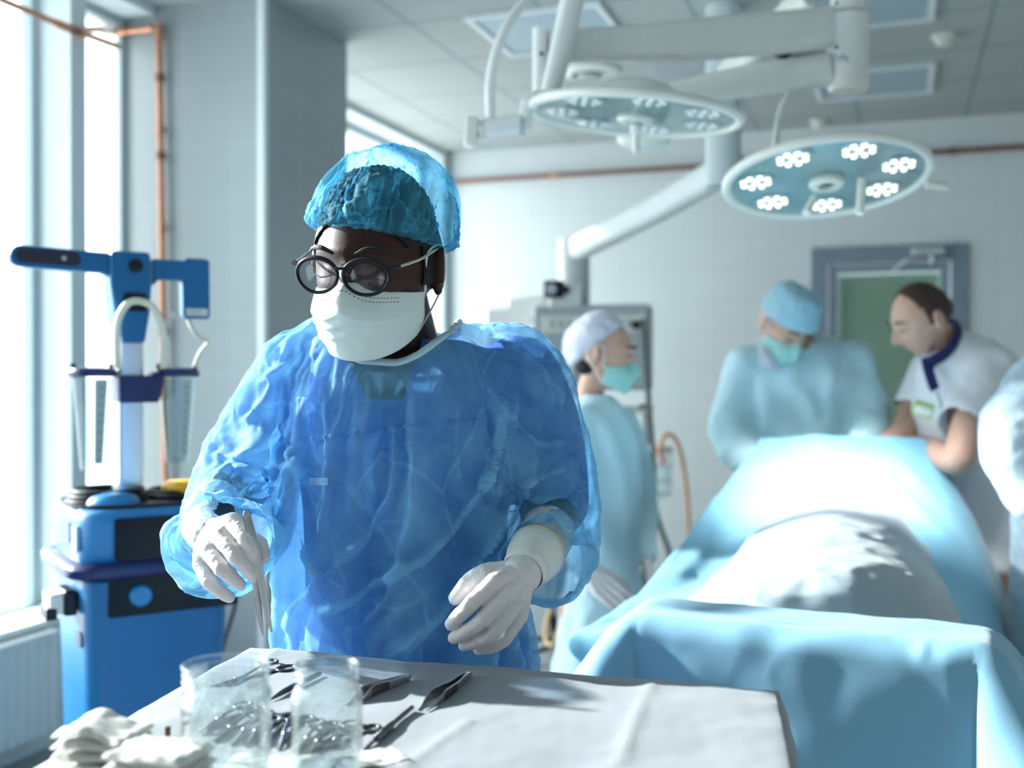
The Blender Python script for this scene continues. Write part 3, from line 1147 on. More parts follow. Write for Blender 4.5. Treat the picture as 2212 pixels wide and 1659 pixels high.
# ---------------------------------------------------------------- blue infusion and suction cart by the window
CD = 2.8
CART_RZ = math.radians(33)
cart_c = P(305, 1500, CD)
cart = thing('suction_cart', 'tall blue medical pump cart with a tee-shaped head by the window', 'medical cart', (cart_c.x, cart_c.y, 0), CART_RZ)
CM = Matrix.Translation((cart_c.x, cart_c.y, 0)) @ Matrix.Rotation(CART_RZ, 4, 'Z')
S = CD / F                                            # metres per picture pixel at the cart


def cx_(px):
    return (px - 300) * S


def cz_(py):
    return EYE - (py - CY) * S


def cbuild(mb, name, mat, parent=cart, **k):
    return mb.xf(CM).build(name, mat, parent, **k)


def tier(rows, name, mat, parent=cart, r=0.05, **k):
    """rows: (py, half width, half depth, centre x, centre y): a rounded box whose size changes with height."""
    mb = MB()
    rings = []
    for (py, w, d, x, y) in rows:
        rings.append([(x + a, y + b, cz_(py)) for a, b in rounded(2 * w, 2 * d, r, 5)])
    mb.rings(rings)
    return cbuild(mb, name, mat, parent, angle=50, **k)


tier([(1730, 0.155, 0.150, 0.0, 0), (1600, 0.161, 0.16, 0.0, 0), (1400, 0.166, 0.17, 0.0, 0), (1300, 0.170, 0.175, 0.0, 0), (1222, 0.173, 0.18, 0.0, 0)], 'lower_body', M_BLUE, bevel=0.004)
tier([(1945, 0.19, 0.19, 0, 0), (1900, 0.19, 0.19, 0, 0), (1730, 0.168, 0.15, 0, 0)], 'base', M_BLUE2)
M_RAIL = M_NAVY
tier([(1216, 0.194, 0.20, -0.008, 0), (1211, 0.202, 0.205, -0.008, 0), (1196, 0.204, 0.207, -0.008, 0), (1186, 0.195, 0.2, -0.008, 0)], 'rail', M_RAIL, r=0.07)
tier([(1188, 0.176, 0.178, 0.0, 0), (1180, 0.180, 0.182, 0, 0), (1110, 0.183, 0.185, 0.0, 0), (1092, 0.18, 0.183, 0.0, 0), (1082, 0.17, 0.172, 0.0, 0)], 'upper_body', M_BLUE2, r=0.06)
# front panels
m = MB()
m.prism(rounded(0.29, 0.098, 0.008), 0.012, Matrix.Translation((0.035, -0.186, cz_(1140))) @ Matrix.Rotation(PI / 2, 4, 'X'))
cbuild(m, 'screen', M_GLOSSBLACK, angle=30)
m = MB()
m.prism(rounded(0.305, 0.092, 0.006), 0.016, Matrix.Translation((0.03, -0.176, cz_(1256))) @ Matrix.Rotation(PI / 2 - 0.03, 4, 'X'))
pan = cbuild(m, 'control_panel', M_GLOSSBLACK, angle=30)
m = MB().lathe([(0.026, 0), (0.026, 0.012), (0.021, 0.02), (0, 0.022)], (-0.052, -0.184, cz_(1255)), 28, axis=(0, -1, 0.03))
cbuild(m, 'control_knob', M_BLUE2, pan)
m = MB()
for z in (1128, 1140):
    m.prism(rounded(0.05, 0.05, 0.012), 0.01, Matrix.Translation((-0.182, -0.055 + (z - 1128) * 0.006, cz_(1132))) @ Matrix.Rotation(PI / 2, 4, 'Y'))
    break
cbuild(m, 'side_socket', M_NAVY)
m = MB().prism(rounded(0.06, 0.045, 0.006), 0.008, Matrix.Translation((-0.183, -0.125, cz_(1138))) @ Matrix.Rotation(PI / 2, 4, 'Y'))
cbuild(m, 'side_label', solid_mat('pale_blue_label', (0.30, 0.48, 0.66), 0.4))
m = MB().prism(rounded(0.035, 0.05, 0.008), 0.008, Matrix.Translation((-0.168, -0.10, cz_(1345))) @ Matrix.Rotation(PI / 2, 4, 'Y'))
cbuild(m, 'side_latch', M_NAVY)
# mains inlet on the side
m = MB().box((-0.190, -0.06, cz_(1270)), (0.03, 0.10, 0.06))
bx_ = cbuild(m, 'inlet_box', M_BLACK, bevel=0.006)
m = MB().box((-0.218, -0.06, cz_(1272)), (0.035, 0.08, 0.05))
cbuild(m, 'plug_body', M_IVORY, bx_, bevel=0.005)
m = MB().box((-0.230, -0.06, cz_(1290)), (0.025, 0.082, 0.03))
cbuild(m, 'plug_foot', M_BLACK, bx_, bevel=0.004)
# deck with coils, dome and yellow disc
m = MB().prism(rounded(0.36, 0.32, 0.10), 0.010, Matrix.Translation((0, 0, cz_(1078))))
cbuild(m, 'deck', M_BLACK, angle=30)
m = MB()
for k in range(3):
    m.torus((-0.085, -0.02, cz_(1072) + 0.011 * k), 0.092 - 0.006 * k, 0.007, n=40, k=8, sy=1.05)
cbuild(m, 'tube_coil', M_BLACK)
m = MB().lathe([(0.064, 0), (0.063, 0.01), (0.052, 0.024), (0.03, 0.033), (0, 0.036)], (-0.09, -0.09, cz_(1080)), 32)
cbuild(m, 'dome_button', M_BLUE2)
m = MB()
m.torus((0.09, -0.02, cz_(1070)), 0.088, 0.009, n=40, k=8)
m.torus((0.09, -0.02, cz_(1062)), 0.075, 0.008, n=40, k=8)
cbuild(m, 'tube_coil', M_BLACK)
m = MB().lathe([(0.058, 0), (0.062, 0.008), (0.060, 0.022), (0.05, 0.03), (0, 0.032)], (0.10, -0.045, cz_(1066)), 32)
cbuild(m, 'pump_lid', M_YELLOW)
# column and tee head
m = MB()
m.prism(rounded(0.062, 0.075, 0.010, 4), cz_(740) - cz_(1068), Matrix.Translation((-0.028, 0.02, (cz_(740) + cz_(1068)) / 2)))
colm = cbuild(m, 'pole', M_ALU, angle=30)
m = MB()
m.prism([(x * S * -1 if False else (x - 275) * S, (660 - y) * S) for x, y in ((228, 552), (234, 548), (306, 548), (312, 552), (314, 620), (310, 680), (300, 742), (252, 742), (238, 690), (228, 620))], 0.085, Matrix.Translation((cx_(275), 0.0, cz_(660))) @ Matrix.Rotation(PI / 2, 4, 'X'))
hd = cbuild(m, 'head_housing', M_BLUE, bevel=0.012, seg=3, angle=40)
m = MB()
m.prism([((x - 130) * S, (573 - y) * S) for x, y in ((26, 573), (28, 560), (38, 549), (52, 547), (230, 553), (232, 620), (222, 604), (205, 596), (60, 592), (40, 590), (29, 584))], 0.035, Matrix.Translation((cx_(138), -0.012, cz_(573))) @ Matrix.Rotation(PI / 2, 4, 'X'))
ar = cbuild(m, 'side_arm', M_BLUE, bevel=0.007, seg=3, angle=40)
m = MB().prism(rounded(126 * S, 29 * S, 14 * S, 8), 0.008, Matrix.Translation((cx_(107), -0.031, cz_(569))) @ Matrix.Rotation(PI / 2, 4, 'X') @ Matrix.Rotation(-0.02, 4, 'Z'))
ins = cbuild(m, 'grip_inset', solid_mat('violet_black_rubber', (0.015, 0.012, 0.03), 0.5), ar, angle=30)
m = MB().lathe([(0.006, 0), (0.005, 0.003), (0, 0.003)], (cx_(137), -0.035, cz_(570)), 12, axis=(0, -1, 0))
cbuild(m, 'inset_dot', M_GREYBOX, ar)
m = MB()
m.prism([((x - 380) * S, (615 - y) * S) for x, y in ((312, 560), (380, 560), (386, 554), (432, 554), (437, 560), (438, 682), (432, 686), (384, 686), (378, 680), (377, 604), (330, 604), (322, 608), (314, 618))], 0.035, Matrix.Translation((cx_(386), -0.012, cz_(615))) @ Matrix.Rotation(PI / 2, 4, 'X'))
ar2 = cbuild(m, 'hanging_arm', M_BLUE, bevel=0.007, seg=3, angle=40)
m = MB().box((cx_(413), -0.031, cz_(672)), (46 * S, 0.006, 15 * S))
lb = cbuild(m, 'name_strip', M_IVORY, ar2, smooth=False)
m = MB()
for i in range(6):
    m.box((cx_(396 + i * 5), -0.0345, cz_(672)), (3 * S, 0.002, 6 * S))
cbuild(m, 'strip_print', M_GREYBOX, ar2, smooth=False)
m = MB().lathe([(0.017, 0), (0.016, 0.008), (0, 0.01)], (cx_(279), -0.043, cz_(579)), 24, axis=(0, -1, 0))
cbuild(m, 'lock_knob', M_BLACK, hd)
m = MB().prism(rounded(46 * S, 38 * S, 0.008), 0.012, Matrix.Translation((cx_(278), -0.041, cz_(656))) @ Matrix.Rotation(PI / 2, 4, 'X'))
cbuild(m, 'tube_slot', M_BLACK, hd, angle=30)
m = MB().tube(spline([(cx_(244), -0.03, cz_(795)), (cx_(238), -0.05, cz_(730)), (cx_(240), -0.065, cz_(690)), (cx_(258), -0.07, cz_(660)), (cx_(284), -0.07, cz_(655)), (cx_(310), -0.07, cz_(668)), (cx_(330), -0.06, cz_(705)), (cx_(339), -0.045, cz_(750)), (cx_(340), -0.03, cz_(795))], 8), 0.0088, 14)
cbuild(m, 'pump_tube', M_CREAM)
m = MB().tube(spline([(cx_(402), 0, cz_(688)), (cx_(408), -0.02, cz_(712)), (cx_(424), -0.03, cz_(730)), (cx_(438), -0.03, cz_(738)), (cx_(424), -0.02, cz_(760)), (cx_(413), -0.01, cz_(792))], 6), 0.005, 10)
cbuild(m, 'thin_tube', M_CREAM)
m = MB()
m.prism(rounded(86 * S, 0.10, 0.012), 58 * S, Matrix.Translation((cx_(288), 0.005, cz_(840))))
m.box((cx_(325), -0.01, cz_(832)), (26 * S, 0.06, 56 * S), Matrix.Rotation(0.15, 3, 'Y'))
cbuild(m, 'canister_bracket', M_NAVY, bevel=0.006)
M_CAN = pane_mat('canister_plastic', (0.86, 0.92, 0.94), 1.5, 0.1)
M_SCALE = solid_mat('printed_scale', (0.42, 0.47, 0.44), 0.5)
for (x, wd, top, bot, tw) in ((198, 50, 808, 1012, 0.052), (376, 50, 808, 1002, 0.050)):
    m = MB().lathe([(tw + 0.004, 0.0), (tw + 0.006, 0.012), (tw + 0.001, 0.02), (0.02, 0.024), (0, 0.024)], (cx_(x), -0.005, cz_(814)), 32)
    m.box((cx_(x), -0.005, cz_(806)), (0.105, 0.016, 0.012))
    lid = cbuild(m, 'canister_lid', M_NAVY, angle=40)
    m = MB()
    for sx in (-1, 1):
        m.tube([(cx_(x) + sx * 0.045, -0.005, cz_(804)), (cx_(x) + sx * 0.045, -0.005, cz_(786))], 0.007, 10)
    cbuild(m, 'lid_spout', M_NAVY, lid)
    h0 = cz_(bot)
    h1 = cz_(818)
    m = MB().lathe([(0.0, h0), (0.026, h0), (0.029, h0 + 0.006), (0.046, h1), (0.044, h1), (0.027, h0 + 0.008), (0.0, h0 + 0.004)], (cx_(x), -0.005, 0), 32)
    can = cbuild(m, 'canister', M_CAN)
    m = MB()
    pts = []
    for i in range(9):
        t_ = i / 8
        z = h0 + 0.018 + (h1 - h0 - 0.02) * t_
        r = 0.029 + (0.046 - 0.029) * ((z - h0 - 0.006) / (h1 - h0 - 0.006)) + 0.0008
        pts.append([(cx_(x) + r * math.sin(a), -0.005 - r * math.cos(a), z) for a in np.linspace(-0.1, 0.62, 7)])
    m.grid(pts)
    cbuild(m, 'scale_strip', M_SCALE, can)
    m = MB()
    for i in range(9):
        z = h0 + 0.03 + (h1 - h0 - 0.05) * i / 8
        r = 0.029 + 0.017 * ((z - h0 - 0.006) / (h1 - h0 - 0.006)) + 0.0016
        a = 0.26
        m.box((cx_(x) + r * math.sin(a), -0.005 - r * math.cos(a), z), (0.010, 0.001, 0.007), Matrix.Rotation(a, 3, 'Z'))
    cbuild(m, 'scale_mark', solid_mat('scale_print', (0.28, 0.32, 0.31), 0.5), can, smooth=False)
m = MB().tube(spline([(0.170, -0.08, cz_(1262)), (0.19, -0.12, cz_(1262)), (0.197, -0.13, cz_(1300)), (0.182, -0.13, cz_(1350)), (0.168, -0.125, cz_(1392)), (0.162, -0.1, cz_(1440)), (0.165, -0.05, cz_(1500))], 8), 0.0065, 10)
cbuild(m, 'side_cable', M_CABLE)
for sx in (-1, 1):
    for sy in (-1, 1):
        m = MB().lathe([(0.0, -0.018), (0.035, -0.018), (0.042, -0.01), (0.042, 0.01), (0.035, 0.018), (0, 0.018)], (sx * 0.15, sy * 0.15, 0.042), 20, axis=(1, 0, 0))
        m.tube([(sx * 0.15, sy * 0.15, 0.05), (sx * 0.15, sy * 0.15, 0.105)], 0.012)
        cbuild(m, 'caster', M_BLACK)
# ---------------------------------------------------------------- building people
def skin_mat(name, col, rough=0.42, spec=0.4):
    return solid_mat(name, col, rough, vary=0.12, scale=60, bump=0.07, bump_scale=500, sss=0.08, spec=spec)


def head_points(n=88, m=72, female=False, nose=1.0, jaw=1.0):
    """A head about 0.235 m tall as rings of points; x to its left, -y is the face, z up, centre between the ears."""
    th = np.linspace(0.0, PI, m)
    rings = []
    a = np.arange(n) / n * 2 * PI
    for t in th:
        z = -math.cos(t)
        s = math.sin(t)
        x = np.sin(a) * s
        y = -np.cos(a) * s
        X = np.stack([x, y, np.full(n, z)], 1)
        rings.append(X)
    V = np.concatenate(rings)
    u = V.copy()
    # skull
    V = u * np.array([0.076, 0.097, 0.118])
    x, y, z = u[:, 0], u[:, 1], u[:, 2]
    V[:, 1] += 0.010 * (y > 0) * np.clip(1 - abs(z - 0.2), 0, 1)
    # squarer face front and sides
    low = np.clip((-z - 0.05) / 0.95, 0, 1)
    V[:, 0] *= 1 - (0.34 if not female else 0.42) * low ** 1.6 * jaw
    # neck side of the jaw is pulled forward
    back = np.clip(y + 0.25, 0, 1)
    V[:, 1] -= 0.085 * low ** 1.2 * back
    V[:, 2] += 0.030 * low * back
    # forehead is a little flatter, chin comes forward
    front = np.clip(-y, 0, 1)
    V[:, 1] += 0.006 * front * np.clip(z - 0.35, 0, 1)

    def bump(x0, z0, sx, sz, d):
        return d * np.exp(-((V[:, 0] - x0) / sx) ** 2 - ((V[:, 2] - z0) / sz) ** 2) * (front > 0.15)

    X0 = V.copy()
    dy = np.zeros(len(V))
    dy -= bump(0, 0.028, 0.045, 0.011, 0.006)                     # brow ridge
    for s in (-1, 1):
        dy += bump(s * 0.033, 0.004, 0.018, 0.013, 0.011)         # eye sockets
        dy -= bump(s * 0.033, 0.002, 0.0125, 0.0085, 0.0085)      # lids over the eyeballs
        dy -= bump(s * 0.046, -0.027, 0.02, 0.018, 0.006)         # cheekbones
        dy -= bump(s * 0.012, -0.044, 0.008, 0.008, 0.009 * nose) # nostrils
        dy += bump(s * 0.036, -0.068, 0.018, 0.02, 0.004)
    for k in range(7):                                            # nose ridge
        f = k / 6
        dy -= bump(0, 0.012 - 0.05 * f, 0.0075 + 0.004 * f, 0.010, (0.003 + 0.0095 * f) * nose)
    dy += bump(0, -0.056, 0.016, 0.006, 0.004)
    dy -= bump(0, -0.066, 0.021, 0.006, 0.007)                    # lips
    dy += bump(0, -0.0725, 0.02, 0.0028, 0.0045)
    dy -= bump(0, -0.079, 0.019, 0.006, 0.007)
    dy += bump(0, -0.089, 0.02, 0.006, 0.004)
    dy -= bump(0, -0.106, 0.019, 0.013, 0.012)                    # chin
    V[:, 1] += dy
    return V.reshape(m, n, 3)


def ear_shape(mb, M, side, k=1.0):
    """An ear with a rim and a hollow."""
    c = Vector((side * 0.078, 0.012, -0.005))
    R = Matrix.Rotation(side * 0.35, 4, 'Z') @ Matrix.Rotation(0.15, 4, 'X')
    e = MB()
    e.ball((0, 0, 0), (0.008 * k, 0.018 * k, 0.031 * k), 18, 12)
    pts = []
    for i in range(15):
        a = math.radians(-120 + 285 * i / 14)
        r = 1.0 if a > -0.5 else 0.85
        pts.append((side * 0.006, 0.0185 * math.sin(a) * r * k * -1 * -1, 0.030 * math.cos(a) * k))
    e.tube(pts, 0.0048 * k, 8)
    e.tube([(side * 0.004, -0.008, 0.014), (side * 0.007, 0.004, 0.010), (side * 0.007, 0.008, -0.004), (side * 0.005, -0.001, -0.017)], 0.004, 8)
    e.ball((side * 0.002, -0.003, -0.028), (0.006, 0.009, 0.009), 12, 8)
    e.xf(M @ Matrix.Translation(c) @ R)
    for v_ in e.v:
        pass
    o = mb.n
    mb.v += e.v
    mb.f += [tuple(i + o for i in f) for f in e.f]
    mb.n += e.n


def head_matrix(c, yaw, pitch, roll=0.0, s=1.0):
    """yaw > 0 turns the face to the picture's right, pitch > 0 bows it."""
    M = Matrix.Rotation(math.radians(yaw), 4, 'Z') @ Matrix.Rotation(math.radians(pitch), 4, 'X') @ Matrix.Rotation(math.radians(roll), 4, 'Y')
    M = Matrix.Translation(c) @ M @ Matrix.Scale(s, 4)
    return M


def head_into(mb, M, ears=True, **k):
    H = head_points(**k)
    R = np.array(M.to_3x3())
    T = np.array(M.translation)
    mb.rings([r @ R.T + T for r in H], True, True, True)
    if ears:
        for s in (-1, 1):
            ear_shape(mb, M, s)


def limb(mb, pts, k=6, n=16):
    """pts: (x, y, z, r): a tapering limb with rounded ends."""
    q = spline(pts, k)
    mb.tube(q[:, :3], q[:, 3], n)
    mb.ball(q[0, :3], q[0, 3] * 0.99, n, 8)
    mb.ball(q[-1, :3], q[-1, 3] * 0.99, n, 8)
    return mb


def PR(px, py, d, r):
    p = P(px, py, d)
    return (p.x, p.y, p.z, r)


def torso_rings(rows, d0, n=40, power=2.3):
    """rows: (py, left px, right px, depth of the middle, half thickness)."""
    out = []
    for (py, l, r, d, h) in rows:
        a = np.arange(n) / n * 2 * PI
        ca, sa = np.cos(a), np.sin(a)
        e = 2.0 / power
        x = np.sign(ca) * abs(ca) ** e
        y = np.sign(sa) * abs(sa) ** e
        L, Rr = P(l, py, d), P(r, py, d)
        cx, w = (L.x + Rr.x) / 2, (Rr.x - L.x) / 2
        out.append(np.stack([cx + w * x, d + h * y, np.full(n, L.z)], 1))
    return out


def mask_patch(M, bulge=0.0, seed=3, low=-0.125, top=0.012, wide=74, pleat=0.0022, nseg=48, mseg=36, back=0.0):
    """A pleated face mask as a sheet in front of nose, mouth and chin."""
    g = []
    for i in range(mseg + 1):
        t = i / mseg
        row = []
        for j in range(nseg + 1):
            s = -1 + 2 * j / nseg
            th = math.radians(wide) * s
            e = abs(s)
            zt = top + 0.018 * math.exp(-(s / 0.16) ** 2) - 0.010 * e ** 1.5
            zb = low + 0.028 * e ** 2.2
            z = zt + (zb - zt) * t
            # profile in front of the face: nose tip high up, chin low down
            prof = 0.099 + 0.020 * math.exp(-((t - 0.38) / 0.26) ** 2) - 0.010 * max(0, t - 0.75) / 0.25 - 0.006 * max(0, 0.12 - t) / 0.12
            nose = 0.012 * math.exp(-(s / 0.14) ** 2) * math.exp(-((t - 0.20) / 0.28) ** 2)
            r_y = prof + nose + bulge
            r_x = 0.072 + 0.004 * math.sin(t * PI) - 0.012 * max(0, t - 0.6)
            x = r_x * math.sin(th) * (1.06 - 0.10 * t)
            y = -r_y * math.cos(th) ** 0.85 + 0.012 * e ** 3
            pl = sum(pleat * math.exp(-((t - tt) / 0.028) ** 2) for tt in (0.40, 0.55, 0.70)) * (0.5 + 0.5 * math.cos(s * 1.4))
            pl -= sum(pleat * 0.9 * math.exp(-((t - tt - 0.05) / 0.03) ** 2) for tt in (0.40, 0.55, 0.70))
            row.append((x * (1 + pl * 6), y - pl, z))
        g.append(row)
    V = np.array(g)
    sh = V.shape
    X = V.reshape(-1, 3)
    w = wavy(X, 0.05, seed, 2) * 0.0012 + (crumple(X, 0.03, seed) - 0.5) * 0.0035
    X[:, 1] -= w
    R = np.array(M.to_3x3())
    return (X @ R.T + np.array(M.translation)).reshape(sh)


def hand_mesh(joints, palm, radii, voxel=0.0013, wrist=None):
    """joints: five chains of points (thumb first), palm: list of (point, radius) blobs joined pairwise, one skin."""
    mb = MB()
    for ch, rr in zip(joints, radii):
        q = spline([(*p, r) for p, r in zip(ch, rr)], 5)
        mb.tube(q[:, :3], q[:, 3], 14)
        mb.ball(q[-1, :3], q[-1, 3] * 1.0, 14, 8)
        mb.ball(q[0, :3], q[0, 3] * 1.0, 14, 8)
        for p, r in zip(ch[1:-1], rr[1:-1]):
            mb.ball(p, r * 1.06, 14, 8)
    for (a, ra, b, rb) in palm:
        t = np.linspace(0, 1, 6)
        pts = [Vector(a).lerp(Vector(b), x) for x in t]
        mb.tube(pts, [ra + (rb - ra) * x for x in t], 16)
        mb.ball(a, ra, 16, 10)
        mb.ball(b, rb, 16, 10)
    if wrist:
        limb(mb, wrist, 5, 18)
    return fuse(mb, voxel, 5, 0.5)


def ridges(V, N, lines, front=None):
    """Raised cloth folds along lines of points: (points, height, width)."""
    out = np.zeros(len(V))
    for pts, h, w in lines:
        q = spline(pts, 10)
        kd = KDTree(len(q))
        for i, p in enumerate(q):
            kd.insert(p, i)
        kd.balance()
        lo, hi = q.min(0) - 4 * w, q.max(0) + 4 * w
        sel = np.nonzero(np.all((V > lo) & (V < hi), axis=1))[0]
        for i in sel:
            _, k, d = kd.find(V[i])
            e = min(1.0, min(k, len(q) - 1 - k) / 6.0 + 0.15)
            out[i] += h * e * (math.exp(-(d / w) ** 2) - 0.2 * math.exp(-((d - 1.9 * w) / (1.1 * w)) ** 2))
    return out


def cloth_settle(o, pins, colliders, frames, grow=0.03, gravity=-3.0, quality=4, bend=0.4, stiff=14, self_col=False, thick=0.004, pressure=0.0):
    """Let a garment settle over what is under it, pinned where pins(vertices) is true; keeps the result as plain mesh."""
    me = o.data
    w = pins(verts_of(me))
    vg = o.vertex_groups.new(name='pin')
    for i in np.nonzero(w > 0)[0]:
        vg.add([int(i)], float(w[i]), 'REPLACE')
    m = o.modifiers.new('cloth', 'CLOTH')
    s = m.settings
    s.quality = quality
    s.mass = 0.15
    s.tension_stiffness = s.compression_stiffness = stiff
    s.shear_stiffness = stiff * 0.5
    s.bending_stiffness = bend
    s.bending_model = 'ANGULAR'
    s.air_damping = 4.0
    s.tension_damping = s.compression_damping = s.shear_damping = 8
    s.shrink_min = -grow
    s.shrink_max = -grow
    s.vertex_group_mass = 'pin'
    s.effector_weights.gravity = abs(gravity) / 9.81
    s.use_pressure = pressure != 0
    s.uniform_pressure_force = pressure
    cs = m.collision_settings
    cs.use_collision = True
    cs.distance_min = thick
    cs.use_self_collision = self_col
    cs.self_distance_min = thick
    m.point_cache.frame_start = 1
    m.point_cache.frame_end = frames + 2
    return o


def run_cloth(garments, colliders, frames):
    for c in colliders:
        m = c.modifiers.new('collision', 'COLLISION')
        c.collision.thickness_outer = 0.003
        c.collision.cloth_friction = 4.0
    SC.frame_start, SC.frame_end = 1, frames + 2
    for f in range(1, frames + 1):
        SC.frame_set(f)
    dg = bpy.context.evaluated_depsgraph_get()
    new = [(o, bpy.data.meshes.new_from_object(o.evaluated_get(dg))) for o in garments]
    for o, me in new:
        o.modifiers.clear()
        o.vertex_groups.clear()
        me.name = o.name
        o.data = me
        for p in me.polygons:
            p.use_smooth = True
    for c in colliders:
        c.modifiers.clear()
    SC.frame_set(1)


M_GOWN = sheet_mat('blue_gown_fabric', (0.28, 0.66, 0.93), clear=0.62, through=0.25, sheen=0.35, mottling=0.12, pleat=0.38, patch=16.0)
M_GOWN_BACK = sheet_mat('pale_gown_fabric', (0.62, 0.90, 1.0), clear=0.0, through=0.2, sheen=0.3)
M_CAP = sheet_mat('blue_cap_fabric', (0.10, 0.50, 0.72), clear=0.72, through=0.25, sheen=0.3, mottling=0.08, pleat=0.42, patch=30.0)
M_MASK = sheet_mat('mask_fabric', (0.84, 0.94, 0.92), clear=0.0, through=0.15, sheen=0.2)
M_MASK_GREEN = sheet_mat('green_mask_fabric', (0.42, 0.76, 0.72), clear=0.0, through=0.2, sheen=0.2)
M_GLOVE = solid_mat('latex_glove', (0.72, 0.68, 0.68), 0.55, vary=0.05, scale=40, bump=0.25, bump_scale=260, sss=0.15)
M_CUFF = solid_mat('glove_cuff', (0.80, 0.80, 0.74), 0.5, sss=0.1)
M_BAND = solid_mat('yellow_band', (0.72, 0.60, 0.32), 0.5)
M_SCRUB = solid_mat('blue_scrubs', (0.0, 0.095, 0.46), 0.8, sheen=0.2, bump=0.2, bump_scale=700)
M_SKIN_DARK = skin_mat('dark_skin', (0.040, 0.0135, 0.0075), 0.52, 0.28)
M_SKIN_FAIR = skin_mat('fair_skin', (0.60, 0.36, 0.27), 0.45)
M_HAIR_BLACK = solid_mat('black_hair', (0.006, 0.005, 0.005), 0.7, bump=0.4, bump_scale=300)
M_HAIR_BROWN = solid_mat('brown_hair', (0.05, 0.028, 0.02), 0.6, bump=0.6, bump_scale=150)
M_ELASTIC = solid_mat('white_elastic', (0.75, 0.76, 0.77), 0.7)
# ---------------------------------------------------------------- the man at the instrument table
HD = 1.57
man = thing('person', 'man in glasses, mask and sheer blue gown holding forceps over the instrument table', 'person', (P(860, 800, 1.66).x, 1.68, 0))
HM = head_matrix(P(815, 571, HD), -16, 12, 4, 1.0) @ Matrix.Diagonal((1.07, 1.03, 1.0, 1.0))

mb = MB()
head_into(mb, HM)
limb(mb, [PR(838, 640, 1.60, 0.055), PR(850, 700, 1.63, 0.058), PR(862, 790, 1.66, 0.068)])
torso = [(735, 730, 990, 1.665, 0.06), (765, 665, 1075, 1.665, 0.085), (800, 640, 1140, 1.665, 0.10), (850, 640, 1145, 1.665, 0.112), (950, 652, 1115, 1.67, 0.115), (1100, 670, 1085, 1.68, 0.11), (1250, 675, 1085, 1.68, 0.115), (1400, 670, 1095, 1.69, 0.12), (1560, 680, 1085, 1.69, 0.12)]
mb.rings(torso_rings(torso, 1.66))
armL = [PR(668, 805, 1.655, 0.052), PR(610, 880, 1.675, 0.05), PR(545, 960, 1.695, 0.046), PR(505, 1045, 1.69, 0.044), PR(472, 1095, 1.60, 0.035), PR(452, 1130, 1.52, 0.027), PR(446, 1142, 1.485, 0.024)]
armR = [PR(1120, 815, 1.655, 0.052), PR(1160, 900, 1.675, 0.05), PR(1185, 990, 1.695, 0.046), PR(1195, 1085, 1.69, 0.044), PR(1182, 1150, 1.61, 0.035), PR(1162, 1195, 1.54, 0.027), PR(1148, 1212, 1.50, 0.024)]
limb(mb, armL)
limb(mb, armR)
for sx in (-1, 1):
    hx = P(880, 1500, 1.69).x + sx * 0.09
    limb(mb, [(hx, 1.69, 0.95, 0.085), (hx, 1.69, 0.70, 0.075), (hx, 1.69, 0.48, 0.055), (hx, 1.71, 0.30, 0.055), (hx, 1.72, 0.09, 0.035)])
me = fuse(mb, 0.0034, 2)
body = link_mesh('body', me, M_SKIN_DARK, man)

# blue scrubs under the gown
mb = MB()
mb.rings(torso_rings([(y, l - 12, r + 12, d, h + 0.012) for (y, l, r, d, h) in torso], 1.66))
limb(mb, [(x, y, z, r + 0.012) for (x, y, z, r) in armL[:4]])
limb(mb, [(x, y, z, r + 0.012) for (x, y, z, r) in armR[:4]])
for sx in (-1, 1):
    hx = P(880, 1500, 1.69).x + sx * 0.09
    limb(mb, [(hx, 1.69, 0.95, 0.098), (hx, 1.69, 0.70, 0.09), (hx, 1.69, 0.48, 0.075), (hx, 1.71, 0.30, 0.073), (hx, 1.72, 0.10, 0.07)])
me = fuse(mb, 0.007, 6)


def vneck(c):
    px = CX + c[:, 0] / c[:, 1] * F
    py = CY + (EYE - c[:, 2]) / c[:, 1] * F
    hw = np.interp(py, [690, 720, 790, 858], [112, 103, 66, 42])
    v = (c[:, 1] < 1.66) & (py < 858) & (abs(px - 818 - (py - 720) * 0.1) < hw)
    top = (py < 700) & (abs(px - 840) < 100)
    return v | top


cut(me, vneck)
scrub = link_mesh('scrub_shirt', me, M_SCRUB, man)
mb = MB()
for sx in (-1, 1):
    hx = P(880, 1500, 1.69).x + sx * 0.09
    mb.ball((hx, 1.66, 0.035), (0.05, 0.135, 0.042), 18, 10)
    s_ = MB()
    s_.ball((hx, 1.66, 0.036), (0.05, 0.135, 0.042), 18, 10)
    s_.box((hx, 1.67, 0.012), (0.09, 0.25, 0.022))
    s_.build('shoe', M_IVORY, man)

# the sheer gown: torso and sleeves in one sheet
g_torso = [(700, 712, 985, 1.665, 0.05), (725, 668, 1040, 1.665, 0.085), (755, 630, 1120, 1.665, 0.115), (800, 612, 1172, 1.665, 0.13), (860, 606, 1185, 1.665, 0.142), (950, 610, 1160, 1.665, 0.150), (1050, 618, 1128, 1.67, 0.152), (1150, 630, 1120, 1.675, 0.152), (1250, 636, 1135, 1.68, 0.156), (1400, 630, 1165, 1.685, 0.165), (1600, 620, 1175, 1.69, 0.17), (2100, 600, 1195, 1.70, 0.185), (2300, 595, 1200, 1.70, 0.19)]
sl_L = [PR(672, 806, 1.655, 0.082), PR(600, 868, 1.67, 0.070), PR(538, 950, 1.685, 0.070), PR(503, 1035, 1.675, 0.073), PR(484, 1100, 1.60, 0.073), PR(470, 1160, 1.51, 0.068), PR(462, 1190, 1.455, 0.062)]
sl_R = [PR(1118, 815, 1.655, 0.084), PR(1162, 895, 1.67, 0.068), PR(1186, 985, 1.685, 0.067), PR(1196, 1080, 1.68, 0.068), PR(1196, 1150, 1.62, 0.068), PR(1184, 1200, 1.56, 0.064), PR(1168, 1216, 1.515, 0.052)]
